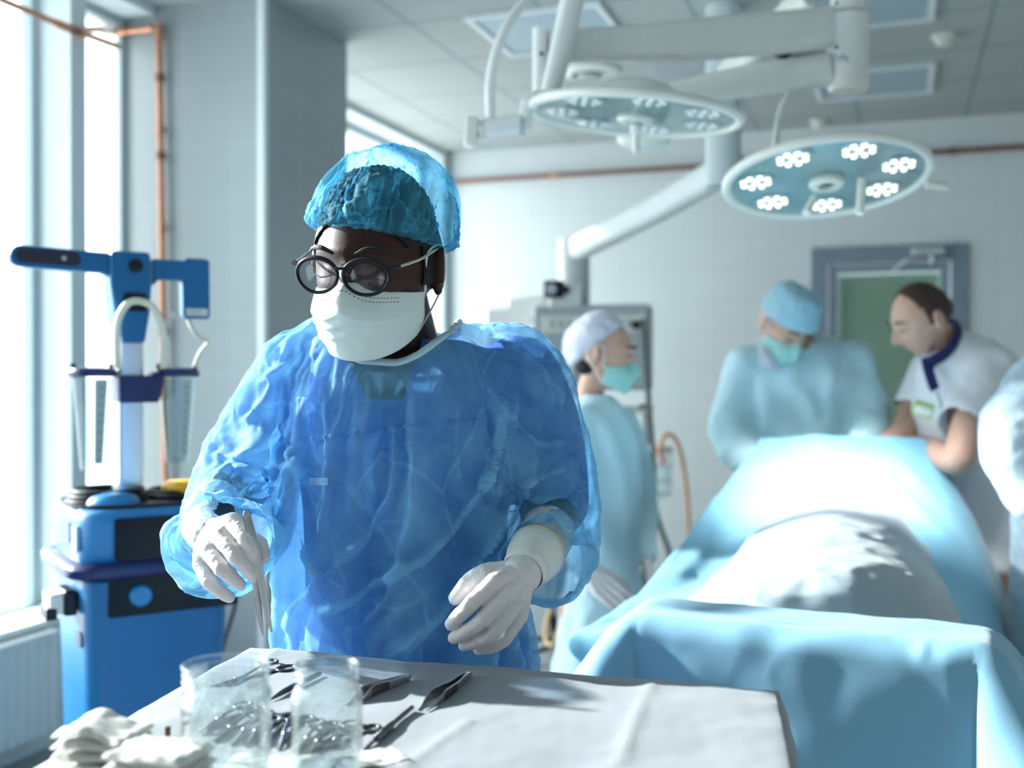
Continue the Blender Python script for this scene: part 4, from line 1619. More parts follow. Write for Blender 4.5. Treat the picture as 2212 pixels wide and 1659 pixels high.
mb = MB()
mb.rings(torso_rings(g_torso, 1.66, 48, 2.5))
limb(mb, sl_L, 8, 24)
limb(mb, sl_R, 8, 24)
me = fuse(mb, 0.0068, 8)

NECK = np.array(P(846, 722, 1.66))


def neck_open(c):
    p = c - NECK
    e = (p[:, 0] / 0.098) ** 2 + (p[:, 1] / 0.2) ** 2
    low = np.where(p[:, 1] < 0, -0.046 + 0.046 * (p[:, 0] / 0.098) ** 2, 0.0)
    return (e < 1) & (p[:, 2] > low)


def sleeve_end(c, pts, back=0.0):
    a, b = np.array(pts[-2][:3]), np.array(pts[-1][:3])
    d = (b - a) / np.linalg.norm(b - a)
    rel = c - b
    al = rel @ d
    off = np.linalg.norm(rel - al[:, None] * d, axis=1)
    return (al > -0.004 + back) & (al < 0.09) & (off < 0.075)


zhem = P(0, 2280, 1.70).z
cut(me, lambda c: neck_open(c) | sleeve_end(c, sl_L) | sleeve_end(c, sl_R) | (c[:, 2] < max(zhem, 0.42)))
gown = link_mesh('gown', me, M_GOWN, man, angle=180)
V = verts_of(me)
N = normals_of(me)


def pl(*pts):
    """Points on the gown's front from picture positions (the nearest front vertex)."""
    pxv = CX + V[:, 0] / V[:, 1] * F
    pyv = CY + (EYE - V[:, 2]) / V[:, 1] * F
    out = []
    for (x, y) in pts:
        d = np.sqrt((pxv - x) ** 2 + (pyv - y) ** 2)
        i = int(np.argmin(d + 600 * V[:, 1] * (d < 16) + 1e4 * (d >= 16)))
        out.append(V[i])
    return out


V = V + N * ((crumple(V, 0.075, 11, (1, 1, 1.6)) - 0.5) * 0.012)[:, None]
set_verts(me, V)


def gown_pins(v):
    w = np.zeros(len(v))
    p = v - NECK
    e = np.sqrt((p[:, 0] / 0.098) ** 2 + (p[:, 1] / 0.2) ** 2)
    low = np.where(p[:, 1] < 0, -0.046 + 0.046 * (p[:, 0] / 0.098) ** 2, 0.0)
    w[(e < 1.15) & (p[:, 2] > low - 0.014)] = 1
    for s in (sl_L, sl_R):
        w[sleeve_end(v, s, -0.014)] = 1
    w[v[:, 2] < 0.46] = 1
    return w


cloth_settle(gown, gown_pins, [body, scrub], 22, grow=0.06, gravity=-2.0, bend=0.12, stiff=20)

# bouffant cap
CAPM = HM @ Matrix.Translation((0.002, 0.016, 0.042)) @ Matrix.Rotation(math.radians(-15), 4, 'X') @ Matrix.Rotation(math.radians(5), 4, 'Y') @ Matrix.Diagonal((0.97, 0.97, 0.97, 1))
rows = []
nA = 132
for i in range(54):
    t = i / 53
    if t < 0.22:
        r, z = 0.080 + 0.026 * math.sin(t / 0.22 * PI / 2), -0.012 + 0.028 * (t / 0.22) ** 2 * 0.6
    else:
        a = (t - 0.22) / 0.78 * PI / 2
        r, z = 0.106 * math.cos(a) ** 0.75, 0.005 + 0.100 * math.sin(a)
    r = max(r, 0.002)
    rows.append([(r * math.sin(x) * 0.93, -r * math.cos(x) * 1.07 + 0.004 * (math.cos(x) < 0), z) for x in np.arange(nA) / nA * 2 * PI])
mb = MB().rings(rows, True, False, True)
mb.xf(CAPM)
cap = mb.build('bouffant_cap', M_CAP, man, angle=180)
V = verts_of(cap.data)
N = normals_of(cap.data)
Mi = np.array(CAPM.inverted().to_3x3())
L_ = (V - np.array(CAPM.translation)) @ Mi.T
ang = np.arctan2(L_[:, 0], -L_[:, 1])
hz = np.clip((L_[:, 2] + 0.012) / 0.06, 0, 1)
rng = np.random.RandomState(5)
gath = np.zeros(len(V))
for k in range(46):
    a0 = rng.uniform(-PI, PI)
    gath += rng.uniform(0.4, 1.0) * np.exp(-((np.angle(np.exp(1j * (ang - a0 - rng.uniform(-0.6, 0.6) * hz)))) / rng.uniform(0.02, 0.05)) ** 2) * np.clip(1.2 - hz * rng.uniform(0.5, 1.6), 0, 1)
V = V + N * (gath * 0.0045 * np.clip(hz * 6, 0, 1) + (crumple(V, 0.045, 21) - 0.4) * 0.008 * hz + (crumple(V, 0.02, 22) - 0.4) * 0.001 * hz)[:, None]
set_verts(cap.data, V)


def cap_pins(v):
    l = (v - np.array(CAPM.translation)) @ Mi.T
    return (l[:, 2] < -0.007).astype(float)


cloth_settle(cap, cap_pins, [body], 22, grow=0.06, gravity=0.0, bend=0.06, stiff=18)
run_cloth([gown, cap], [body, scrub], 22)
for o in (gown, cap):
    s = o.modifiers.new('smooth', 'SUBSURF')
    s.levels = s.render_levels = 1
    bake(o)
    for p in o.data.polygons:
        p.use_smooth = True
V = verts_of(cap.data)
N = normals_of(cap.data)
L_ = (V - np.array(CAPM.translation)) @ Mi.T
ang = np.arctan2(L_[:, 0], -L_[:, 1])
hz = np.clip((L_[:, 2] + 0.012) / 0.06, 0, 1.6)
rng = np.random.RandomState(8)
gath = np.zeros(len(V))
for k in range(60):
    a0, sl, wd, hh = rng.uniform(-PI, PI), rng.uniform(-0.45, 0.45), rng.uniform(0.012, 0.03), rng.uniform(0.4, 1.7)
    gath += rng.uniform(0.4, 1.0) * np.exp(-(np.angle(np.exp(1j * (ang - a0 - sl * hz))) / wd) ** 2) * np.clip((hh - hz) * 2, 0, 1)
PLC = np.clip(gath * 0.6 * np.clip(hz * 4, 0, 1) + 1.0 * crease_lines(V, 0.045, 25, 0.0013, (1, 1, 2.2), 0.2) + 0.7 * crease_lines(V, 0.022, 26, 0.0009, (1, 1, 1.8), 0.5), 0, 1)
set_attr(cap.data, 'pleat', PLC)
pole = np.clip(np.hypot(L_[:, 0], L_[:, 1]) / 0.03, 0.15, 1)
V = V + N * (PLC * 0.0012 + gath * 0.0042 * np.clip(hz * 5, 0, 1) + ((crumple(V, 0.034, 23, (1, 1, 1.8)) - 0.4) * 0.008 + (crumple(V, 0.014, 24, (1, 1, 1.6)) - 0.4) * 0.0010) * np.clip(hz * 2, 0, 1) * pole)[:, None]
set_verts(cap.data, V)
V = verts_of(gown.data)
N = normals_of(gown.data)
out_ = 1.0 if (N[np.abs(V[:, 1] - 1.52) < 0.02][:, 1].mean() < 0) else -1.0
FOLDS = [
    (pl((1082, 850), (1075, 960), (1020, 1080), (940, 1180), (860, 1240), (760, 1290), (690, 1330)), 0.013, 0.012),
    (pl((850, 905), (856, 1000), (835, 1090), (770, 1180), (700, 1245)), 0.009, 0.010),
    (pl((1140, 1050), (1090, 1130), (1000, 1270), (900, 1370), (860, 1420)), 0.013, 0.013),
    (pl((890, 950), (895, 1090), (870, 1200), (840, 1290), (760, 1380)), 0.008, 0.010),
    (pl((1110, 830), (1100, 930), (1085, 1040)), 0.009, 0.010),
    (pl((608, 952), (700, 945), (830, 925), (960, 915), (1090, 905)), 0.005, 0.005),
    (pl((625, 960), (650, 1020), (672, 1120)), 0.009, 0.008),
    (pl((640, 1130), (670, 1210), (690, 1260)), 0.010, 0.010),
    (pl((700, 1250), (640, 1320), (632, 1390)), 0.010, 0.012),
    (pl((990, 1330), (1100, 1200), (1130, 1120)), 0.008, 0.012),
    (pl((690, 1240), (780, 1225), (870, 1215)), 0.005, 0.006),
    (pl((590, 850), (560, 890), (520, 915)), 0.008, 0.010),
    (pl((600, 900), (565, 960), (510, 985), (450, 985)), 0.010, 0.011),
    (pl((620, 1010), (560, 1020), (500, 1010), (440, 1040)), 0.010, 0.010),
    (pl((625, 1050), (560, 1060), (480, 1075), (410, 1080)), 0.010, 0.010),
    (pl((580, 1120), (500, 1100), (430, 1110)), 0.008, 0.009),
    (pl((1110, 1050), (1160, 1030), (1230, 1000)), 0.009, 0.010),
    (pl((1100, 1110), (1170, 1075), (1260, 1060)), 0.009, 0.010),
    (pl((1120, 1150), (1190, 1120), (1270, 1130)), 0.007, 0.009),
    (pl((1120, 930), (1170, 960), (1235, 950)), 0.008, 0.010),
    (pl((1060, 760), (1130, 780), (1190, 830), (1210, 900)), 0.006, 0.008),
    (pl((640, 770), (600, 800), (560, 830)), 0.006, 0.008),
]
def off_body(V):
    """How far the sheer cloth hangs off what is worn under it."""
    under = np.concatenate([verts_of(scrub.data), verts_of(body.data)[::3]])
    kd = KDTree(len(under))
    for i, p in enumerate(under):
        kd.insert(p, i)
    kd.balance()
    return np.array([kd.find(x)[2] for x in V])


SQ = np.array([1.0, 0.22, 1.0])
RDG = ridges(V * SQ, N, [([p * SQ for p in f[0]], f[1], f[2] * 0.68) for f in FOLDS]) * (N[:, 1] * out_ < 0.25)
PL = np.clip(RDG / 0.011, 0, 1) ** 2 * 0.85 + 0.5 * crease_lines(V, 0.11, 14, 0.0026, (1, 1, 1.7), 0.45) + 0.35 * crease_lines(V, 0.055, 15, 0.002, (1, 1, 1.5), 0.7) + 0.75 * np.clip((off_body(V) - 0.012) / 0.05, 0, 1)
set_attr(gown.data, 'pleat', np.clip(PL, 0, 1))
V = V + N * out_ * (RDG * 1.2 + PL * 0.0015 + (crumple(V, 0.05, 12, (1, 1, 1.5)) - 0.45) * 0.013 + (crumple(V, 0.022, 13) - 0.4) * 0.0035)[:, None]
set_verts(gown.data, V)


def boundary_loop(me, near, rad):
    bm = bmesh.new()
    bm.from_mesh(me)
    bm.verts.ensure_lookup_table()
    nxt = {}
    for e in bm.edges:
        if e.is_boundary and (e.verts[0].co - near).length < rad:
            a, b = e.verts[0].index, e.verts[1].index
            nxt.setdefault(a, []).append(b)
            nxt.setdefault(b, []).append(a)
    best = []
    seen = set()
    for s0 in nxt:
        if s0 in seen:
            continue
        loop, cur, prev = [], s0, None
        while cur is not None and cur not in seen:
            seen.add(cur)
            loop.append(cur)
            n_ = [x for x in nxt[cur] if x != prev and x not in seen]
            prev, cur = cur, (n_[0] if n_ else None)
        if len(loop) > len(best):
            best = loop
    pts = np.array([list(bm.verts[i].co) for i in best])
    bm.free()
    k = np.ones(9) / 9
    if len(pts) > 20:
        pts = np.stack([np.convolve(np.concatenate([pts[-4:, i], pts[:, i], pts[:4, i]]), k, 'valid') for i in range(3)], 1)
    return np.concatenate([pts[::2], pts[:1]])


M_BAND_CLOTH = sheet_mat('pale_collar_band', (0.62, 0.80, 0.90), clear=0.0, through=0.2)
lp = boundary_loop(gown.data, Vector(NECK), 0.2)
if len(lp) > 10:
    MB().tube(lp, 0.0058, 10, flat=0.7).build('collar_band', M_BAND_CLOTH, gown)

# pale perforated patch showing on the chest
m = MB()
g = []
pxv, pyv = CX + V[:, 0] / V[:, 1] * F, CY + (EYE - V[:, 2]) / V[:, 1] * F
fr_ = (N[:, 1] * out_ < 0) & (abs(pxv - 687) < 30) & (abs(pyv - 1040) < 20)
VF = V[fr_]
for yy in np.linspace(1032, 1048, 5):
    r_ = []
    for xx in np.linspace(667, 708, 9):
        i = int(np.argmin((pxv[fr_] - xx) ** 2 + (pyv[fr_] - yy) ** 2))
        r_.append(list(P(xx, yy, VF[i][1] - 0.0012)))
    g.append(r_)
m.grid(g).build('chest_patch', sheet_mat('patch_fabric', (0.62, 0.80, 0.92), clear=0.35), gown)

# hair, eyebrows and lashes
H = head_points(220, 200)
Hs = H.copy()
Hs[:, :, 0] *= 1.045
Hs[:, :, 1] = Hs[:, :, 1] * 1.03 + 0.002
Hs[:, :, 2] *= 1.03
up_ = np.clip((Hs[:, :, 2] - 0.055) / 0.06, 0, 1)
Hs[:, :, 2] += 0.012 * up_
Hs[:, :, 0] *= 1 + 0.16 * up_
Hs[:, :, 1] *= 1 + np.where(Hs[:, :, 1] > 0, 0.10, -0.05) * up_
mb = MB().rings(list(Hs), True, False, True)
v = np.concatenate(mb.v)


def hair_keep(p):
    x, y, z = p
    if z > 0.085:
        return True
    if z > 0.03:
        return y > -0.055 - (z - 0.03) * 0.6
    if z > -0.022:
        return y > -0.030
    return y > 0.035 and z > -0.062


mb.f = [f for f in mb.f if all(hair_keep(v[i]) for i in f)]
v = np.concatenate(mb.v)
mb.v = [v + v / (np.linalg.norm(v, axis=1)[:, None] + 1e-9) * (wavy(v, 0.012, 61, 2) * 0.0022 * np.clip((v[:, 2] - 0.04) / 0.03, 0.15, 1))[:, None]]
hair = mb.xf(HM).build('hair', M_HAIR_BLACK, man, solid=0.003)
for sx in (-1, 1):
    m = MB()
    q = spline([(sx * 0.014, -0.1085, 0.026, 0.0018), (sx * 0.03, -0.1085, 0.033, 0.0028), (sx * 0.046, -0.097, 0.031, 0.0024), (sx * 0.056, -0.086, 0.024, 0.0012)], 6)
    m.tube(q[:, :3], q[:, 3], 8, flat=1.2)
    m.xf(HM).build('eyebrow', M_HAIR_BLACK, man)
    m = MB()
    q = spline([(sx * 0.021, -0.0985, -0.004, 0.0006), (sx * 0.033, -0.1035, -0.0065, 0.0011), (sx * 0.046, -0.094, -0.004, 0.0007)], 6)
    m.tube(q[:, :3], q[:, 3], 8)
    m.xf(HM).build('eyelash', M_HAIR_BLACK, man)

# mask with pleats and ear loops
G = mask_patch(HM, 0.0, top=-0.022, low=-0.120)
mask = MB().grid(G).build('face_mask', M_MASK, man, solid=0.0012, angle=180)
for sx, j in ((-1, 0), (1, -1)):
    top, bot = Vector(G[1, j]), Vector(G[-3, j])
    pts = [top, HM @ Vector((sx * 0.078, -0.025, 0.018)), HM @ Vector((sx * 0.083, 0.008, 0.030)), HM @ Vector((sx * 0.083, 0.030, 0.012)), HM @ Vector((sx * 0.082, 0.030, -0.022)), HM @ Vector((sx * 0.080, 0.006, -0.046)), bot]
    MB().tube(spline(pts, 8), 0.0017, 8, flat=0.6).build('ear_loop', M_ELASTIC, mask)
m = MB()
for i in (3, 5):
    row = G[i]
    for j in range(9, 40):
        a, b = Vector(row[j]), Vector(row[j + 1])
        f = (HM.to_3x3() @ Vector((0, -1, 0))).normalized() * 0.0011
        m.tube([a + f, a.lerp(b, 0.5) + f], 0.00045, 5)
m.build('stitch_line', M_BLACK, mask, smooth=False)

# glasses
M_LENSG = pane_mat('spectacle_lens', (0.93, 0.94, 0.97), 1.5)
M_GOLD = solid_mat('pale_gold', (0.72, 0.62, 0.50), 0.25, metal=1.0)
tilt = Matrix.Rotation(math.radians(6), 4, 'X')
fr = MB()


def rim_pt(sx, a, k=1.0):
    c, s_ = math.cos(a), math.sin(a)
    x = sx * 0.0322 + 0.0284 * k * c
    z = 0.000 + 0.0245 * k * s_ * (1.0 if s_ < 0 else 0.86)
    w = abs(x) / 0.07
    return Vector((x, -0.1215 + 0.010 * w * w + 0.004 * (z > 0) * 0, z))


for sx in (-1, 1):
    pts = [rim_pt(sx, a) for a in np.linspace(0, 2 * PI, 49)]
    fr.tube(pts, [0.0024 + 0.0009 * max(0, math.sin(a)) for a in np.linspace(0, 2 * PI, 49)], 8)
    e = rim_pt(sx, PI / 2 - sx * (PI / 2 - 0.5))
    fr.tube([e, Vector((sx * 0.0660, -0.112, 0.012)), Vector((sx * 0.0690, -0.101, 0.012))], [0.0026, 0.0032, 0.0026], 8)
fr.tube(spline([rim_pt(-1, 0.45), Vector((-0.004, -0.124, 0.009)), Vector((0.004, -0.124, 0.009)), rim_pt(1, PI - 0.45)], 5), 0.0019, 8)
glasses = fr.xf(HM).build('eyeglasses', M_BLACK, man)
for sx in (-1, 1):
    m = MB()
    ring = [rim_pt(sx, a, 0.97) for a in np.arange(40) / 40 * 2 * PI]
    c = sum(ring, Vector()) / 40
    m.add([list(c)] + [list(p) for p in ring], [(0, i + 1, (i + 1) % 40 + 1) for i in range(40)])
    m.xf(HM).build('lens', M_LENSG, glasses, solid=0.0012)
    m = MB()
    q = spline([(sx * 0.0690, -0.101, 0.012), (sx * 0.0775, -0.05, 0.016), (sx * 0.0835, -0.005, 0.024), (sx * 0.083, 0.018, 0.020), (sx * 0.081, 0.034, -0.006)], 8)
    m.tube(q, 0.0016, 8, flat=1.3)
    m.xf(HM).build('temple', M_GOLD, glasses)

# ------------------------------------------------ gloved hands
def chain(*p):
    return [P(x, y, d) for x, y, d, r in p], [r for x, y, d, r in p]


def hand(chains, wrist_pts, palm_extra=()):
    js = [c[0] for c in chains]
    rs = [c[1] for c in chains]
    wp = [P(*w[:3]) for w in wrist_pts]
    wr = [w[3] for w in wrist_pts]
    w0, r0 = wp[-1], wr[-1]
    palm = []
    for j, r in zip(js[1:], rs[1:]):
        palm.append((w0, r0 * 0.8, j[0], r[0] * 1.02))
    for a, b in ((1, 2), (2, 3), (3, 4)):
        palm.append((js[a][0].lerp(w0, 0.12), rs[a][0] * 0.86, js[b][0].lerp(w0, 0.12), rs[b][0] * 0.86))
    palm.append((w0, r0 * 0.8, js[0][0], rs[0][0]))
    palm.append((js[0][0], rs[0][0], js[1][0].lerp(w0, 0.35), rs[1][0] * 0.8))
    return hand_mesh(js, palm, rs, 0.00115, [(p.x, p.y, p.z, r) for p, r in zip(wp, wr)])


CH_R = [chain((1088, 1236, 1.462, .0145), (1044, 1240, 1.455, .0125), (1005, 1266, 1.450, .0108), (983, 1293, 1.450, .0086)),
        chain((1068, 1258, 1.428, .0124), (1020, 1303, 1.413, .0106), (992, 1331, 1.415, .0094), (974, 1349, 1.421, .0082)),
        chain((1093, 1283, 1.426, .0124), (1043, 1339, 1.411, .0106), (1009, 1364, 1.415, .0094), (981, 1379, 1.422, .0081)),
        chain((1112, 1306, 1.430, .0117), (1067, 1364, 1.417, .0100), (1031, 1386, 1.421, .0089), (1002, 1395, 1.429, .0077)),
        chain((1122, 1332, 1.440, .0105), (1089, 1382, 1.431, .0090), (1059, 1399, 1.434, .0081), (1033, 1404, 1.440, .0071))]
me = hand(CH_R, [(1181, 1152, 1.605, .041), (1170, 1182, 1.555, .036), (1153, 1204, 1.514, .031), (1140, 1222, 1.488, .0275), (1122, 1245, 1.462, .0265)])
gl_r = link_mesh('glove', me, M_GLOVE, man, angle=180)
CH_L = [chain((486, 1142, 1.462, .0145), (530, 1162, 1.458, .0125), (560, 1178, 1.446, .0108), (566, 1204, 1.430, .0090)),
        chain((503, 1128, 1.428, .0126), (530, 1163, 1.406, .0108), (542, 1192, 1.405, .0096), (547, 1211, 1.411, .0084)),
        chain((477, 1160, 1.422, .0126), (508, 1199, 1.399, .0108), (532, 1226, 1.403, .0096), (547, 1245, 1.411, .0083)),
        chain((450, 1190, 1.426, .0119), (479, 1228, 1.404, .0102), (502, 1251, 1.409, .0091), (518, 1264, 1.417, .0079)),
        chain((433, 1219, 1.436, .0108), (451, 1256, 1.418, .0093), (475, 1278, 1.422, .0084), (495, 1290, 1.430, .0074))]
me = hand(CH_L, [(468, 1097, 1.605, .041), (452, 1118, 1.56, .037), (443, 1134, 1.52, .032), (440, 1144, 1.488, .0275), (452, 1158, 1.462, .0262)])
gl_l = link_mesh('glove', me, M_GLOVE, man, angle=180)
for o in (gl_r, gl_l):
    V = verts_of(o.data)
    N = normals_of(o.data)
    set_verts(o.data, V + N * ((crumple(V, 0.011, 31) - 0.45) * 0.0012 + wavy(V, 0.012, 32, 2) * 0.0002)[:, None])
# rolled cuff of the nearer-right glove
a, b = P(1128, 1240, 1.470), P(1163, 1189, 1.537)
ax = (b - a).normalized()
prof = []
m = MB()
rr = [0.0285, 0.0295, 0.031, 0.034, 0.037, 0.0385, 0.0372]
rings = []
u = ax.cross(Vector((0, 0, 1))).normalized()
w_ = ax.cross(u)
for i, r in enumerate(rr):
    c = a.lerp(b, i / (len(rr) - 1))
    rings.append([list(c + (u * math.cos(t) + w_ * math.sin(t)) * r * (1 + 0.012 * math.sin(5 * t + i))) for t in np.arange(40) / 40 * 2 * PI])
m.rings(rings, True, False, False)
cf = m.build('cuff', M_CUFF, gl_r, solid=0.0015)
m = MB()
c = a.lerp(b, 0.93)
m.tube([list(c + (u * math.cos(t) + w_ * math.sin(t)) * 0.0385) for t in np.linspace(0, 2 * PI, 41)], 0.0016, 8)
m.build('cuff_band', M_BAND, gl_r)
m = MB()
c = a.lerp(b, 0.22)
m.tube([list(c + (u * math.cos(t) + w_ * math.sin(t)) * 0.0305) for t in np.linspace(0, 2 * PI, 41)], 0.0012, 8)
m.build('wrist_fold', M_GLOVE, gl_r)

# forceps in the hand
fc = thing('forceps', 'steel forceps held upright in the gloved fist', 'forceps', P(533, 1116, 1.402))
j = P(531, 1114, 1.404)
side = Vector((0.9, 0.35, 0.2)).normalized()


def blade(pts, name, parent, mat, widths, thick=0.0009, up=(0, -1, 0)):
    q = spline([(*p, w) for p, w in zip(pts, widths)], 8)
    mb = MB().tube(q[:, :3], q[:, 3], 12, flat=[thick / x for x in q[:, 3]], up=up)
    return mb.build(name, mat, parent)


FU = (0.25, -1, 0.1)
blade([j, P(540, 1160, 1.403), P(547, 1205, 1.409), P(555, 1280, 1.418), P(562, 1340, 1.420), P(567, 1374, 1.421)], 'blade', fc, M_STEEL, [0.0045, 0.0050, 0.0052, 0.0046, 0.003, 0.0008], up=FU)
blade([j + Vector((0.0015, 0.0, 0.0)), P(545, 1160, 1.401), P(554, 1205, 1.403), P(569, 1285, 1.408), P(579, 1335, 1.411), P(586, 1366, 1.412)], 'blade', fc, M_STEEL, [0.0045, 0.0050, 0.0052, 0.0046, 0.0032, 0.0014], up=FU)
m = MB().box(j + Vector((0.0008, 0, 0.002)), (0.008, 0.006, 0.008), Euler((0, 0.2, 0)).to_matrix())
m.build('joined_end', M_STEEL, fc, bevel=0.0012)
# ---------------------------------------------------------------- instrument table in front
TZ = 0.985


def T(px, py, h=0.0):
    """Point on the instrument table's cloth (h above it) behind a picture position."""
    d = (EYE - TZ - h) * F / (py - CY)
    return P(px, py, d)


FLc, FRc = T(540, 1395), T(1682, 1487)
FLc.z = FRc.z = TZ
NLc = Vector((FLc.x - 0.155, FLc.y - 0.80, TZ))
NRc = Vector((0.175, 0.55, TZ))
tb = thing('instrument_table', 'instrument table hidden under the white sterile cloth in front', 'table', ((FLc.x + NRc.x) / 2, 1.0, 0))


def quad_xy(u, v):
    """u: 0 left .. 1 right, v: 0 far .. 1 near, on the table top."""
    a = FLc.lerp(FRc, u)
    b = NLc.lerp(NRc, u)
    p = a.lerp(b, v)
    return p


m = MB()
q = [quad_xy(0.03, 0.04), quad_xy(0.97, 0.04), quad_xy(0.97, 0.97), quad_xy(0.03, 0.97)]
m.add([(p.x, p.y, TZ - 0.026) for p in q] + [(p.x, p.y, TZ - 0.006) for p in q], [(3, 2, 1, 0), (4, 5, 6, 7), (0, 1, 5, 4), (1, 2, 6, 5), (2, 3, 7, 6), (3, 0, 4, 7)])
m.build('table_top', M_STEEL, tb, smooth=False)
for (u, v) in ((0.07, 0.08), (0.93, 0.08), (0.93, 0.92), (0.07, 0.92)):
    p = quad_xy(u, v)
    MB().tube([(p.x, p.y, 0.0), (p.x, p.y, TZ - 0.026)], 0.016, 12).build('leg', M_STEEL, tb)

# the cloth: top with soft fold lines, falling over all edges
NU, NV, NH = 120, 110, 14
rows = []
us = np.concatenate([np.linspace(-0.16, 0, NH, endpoint=False), np.linspace(0, 1, NU), np.linspace(1, 1.16, NH + 1)[1:]])
vs = np.concatenate([np.linspace(-0.16, 0, NH, endpoint=False), np.linspace(0, 1, NV), np.linspace(1, 1.16, NH + 1)[1:]])
for v in vs:
    row = []
    for u in us:
        uu, vv = min(max(u, 0), 1), min(max(v, 0), 1)
        p = quad_xy(uu, vv)
        ou = (u - uu) / 0.16
        ov = (v - vv) / 0.16
        drop = math.hypot(ou, ov) if ou * ov != 0 else abs(ou) + abs(ov)
        drop = min(drop, 1.0)
        k = drop * 0.50
        e = 0.012 * (1 - math.exp(-k / 0.012))
        nx = (FRc - FLc).normalized()
        ny = (NLc - FLc).normalized()
        off = nx * (math.copysign(1, ou) if ou else 0) + ny * (math.copysign(1, ov) if ov else 0)
        if off.length > 0:
            off.normalize()
        flare = (0.05 if ou <= 0 and ov >= 0 else 0.0) * k + 0.012 * math.sin(9 * (uu + vv * 1.3) * PI) * min(1, k * 4) * (ov >= 0)
        pos = p + off * (e + flare)
        z = TZ - max(0.0, k - 0.006) - 0.004 * math.exp(-min(uu, 1 - uu, vv, 1 - vv) / 0.012)
        row.append((pos.x, pos.y, z))
    rows.append(row)
G = np.array(rows)
X = G.reshape(-1, 3)
top = X[:, 2] > TZ - 0.01
M_CLOTH = sheet_mat('white_table_cloth', (0.275, 0.295, 0.325), clear=0.0, through=0.1, sheen=0.15, bump=0.35, fibre=700)


def crease(X, a, b, h, w):
    A, B = np.array(a)[:2], np.array(b)[:2]
    d = B - A
    L = np.linalg.norm(d)
    d /= L
    r = X[:, :2] - A
    t = r @ d
    s = r @ np.array([-d[1], d[0]])
    return h * np.exp(-abs(s) / w) * (t > 0) * (t < L)


hgt = 0.0012 * wavy(X * [1, 1, 0], 0.16, 41, 3) + (crumple(X * [1, 1, 0], 0.12, 42) - 0.5) * 0.0045
hgt += crease(X, T(600, 1402), T(470, 1560), 0.003, 0.006) + crease(X, T(1408, 1480), T(1335, 1659), 0.0035, 0.006)
hgt += crease(X, T(1020, 1560), T(870, 1659), 0.003, 0.006) + crease(X, T(330, 1560), T(900, 1660), 0.002, 0.005)
hgt += crease(X, T(560, 1409), T(1660, 1502), 0.0016, 0.004)
bub = lambda px, py, r, h: h * np.exp(-(((X[:, 0] - T(px, py).x) / r) ** 2 + ((X[:, 1] - T(px, py).y) / r) ** 2))
hgt += bub(480, 1500, 0.03, 0.006) + bub(1500, 1560, 0.10, 0.004) + bub(420, 1560, 0.04, 0.005)
X[:, 2] += np.where(top, hgt - hgt.min() * 0 , (crumple(X, 0.10, 43) - 0.5) * 0.004)
side = ~top
X[side] += np.stack([(crumple(X[side], 0.14, 44) - 0.5) * 0.012, (crumple(X[side], 0.14, 45) - 0.5) * 0.012, np.zeros(side.sum())], 1)
mb = MB().grid(X.reshape(G.shape))
cl = mb.build('sterile_cloth', M_CLOTH, None, solid=0.0008, angle=180)
tag(cl, 'white sterile cloth spread over the instrument table in front', 'cloth')
top_pts = X[top]
kt = KDTree(len(top_pts))
for i, p in enumerate(top_pts):
    kt.insert((p[0], p[1], 0), i)
kt.balance()


def cz(p):
    return top_pts[kt.find((p[0], p[1], 0))[1]][2]


def TT(px, py, h=0.0):
    p = T(px, py, h)
    p.z = cz(p) + h + 0.0006
    return p


# ---- glass jars
M_JAR = glass_mat('jar_glass', 0.88)


def jar(name, label, px, d, r, height, neck, ribs):
    p = P(px, 1700, d)
    p.z = cz(p) + 0.0008
    w = 0.0026
    H_ = height
    outer = [(0, 0.0), (r * 0.90, 0.0), (r * 0.98, 0.004), (r, 0.010), (r, H_ * 0.66), (r * 0.985, H_ * 0.72), (r * 0.93, H_ * 0.775), (neck * 0.985, H_ * 0.81), (neck * 0.97, H_ * 0.835), (neck * 1.03, H_ * 0.85), (neck * 1.03, H_ * 0.865), (neck * 0.965, H_ * 0.88), (neck * 0.965, H_ * 0.895), (neck * 1.025, H_ * 0.91), (neck * 1.025, H_ * 0.922), (neck * 0.965, H_ * 0.937), (neck * 0.965, H_ * 0.95), (neck * 1.03, H_ * 0.962), (neck * 1.05, H_ * 0.98), (neck * 1.03, H_ * 0.997), (neck * 0.98, H_)]
    inner = [(neck * 0.92, H_ * 0.985), (neck * 0.90, H_ * 0.93), (neck * 0.90, H_ * 0.83), (neck * 0.91, H_ * 0.79), (r * 0.90, H_ * 0.73), (r - w, H_ * 0.66), (r - w, 0.012), (r * 0.88, 0.006), (0, 0.005)]
    q = spline(outer, 3).tolist() + spline(inner, 3).tolist()
    q = [(max(0.0, a), b) for a, b in q]
    q[0] = (0.0, 0.0)
    q[-1] = (0.0, inner[-1][1])
    m = MB().lathe(q, p, 64)
    if ribs:
        for i in range(26):
            a = i / 26 * 2 * PI
            m.ball((p.x + r * 0.955 * math.cos(a), p.y + r * 0.955 * math.sin(a), p.z + H_ * 0.725), (0.0032, 0.0032, H_ * 0.045), 8, 6)
    o = m.build(name, M_JAR, None, angle=60)
    return tag(o, label, 'jar')


jar('glass_jar', 'wide empty glass jar with the ribbed shoulder at the cloth corner', 488, 1.005, 0.0395, 0.107, 0.0375, True)
jar('glass_jar', 'narrow empty glass jar with plain walls beside the scalpel', 706, 1.03, 0.0325, 0.100, 0.0285, False)

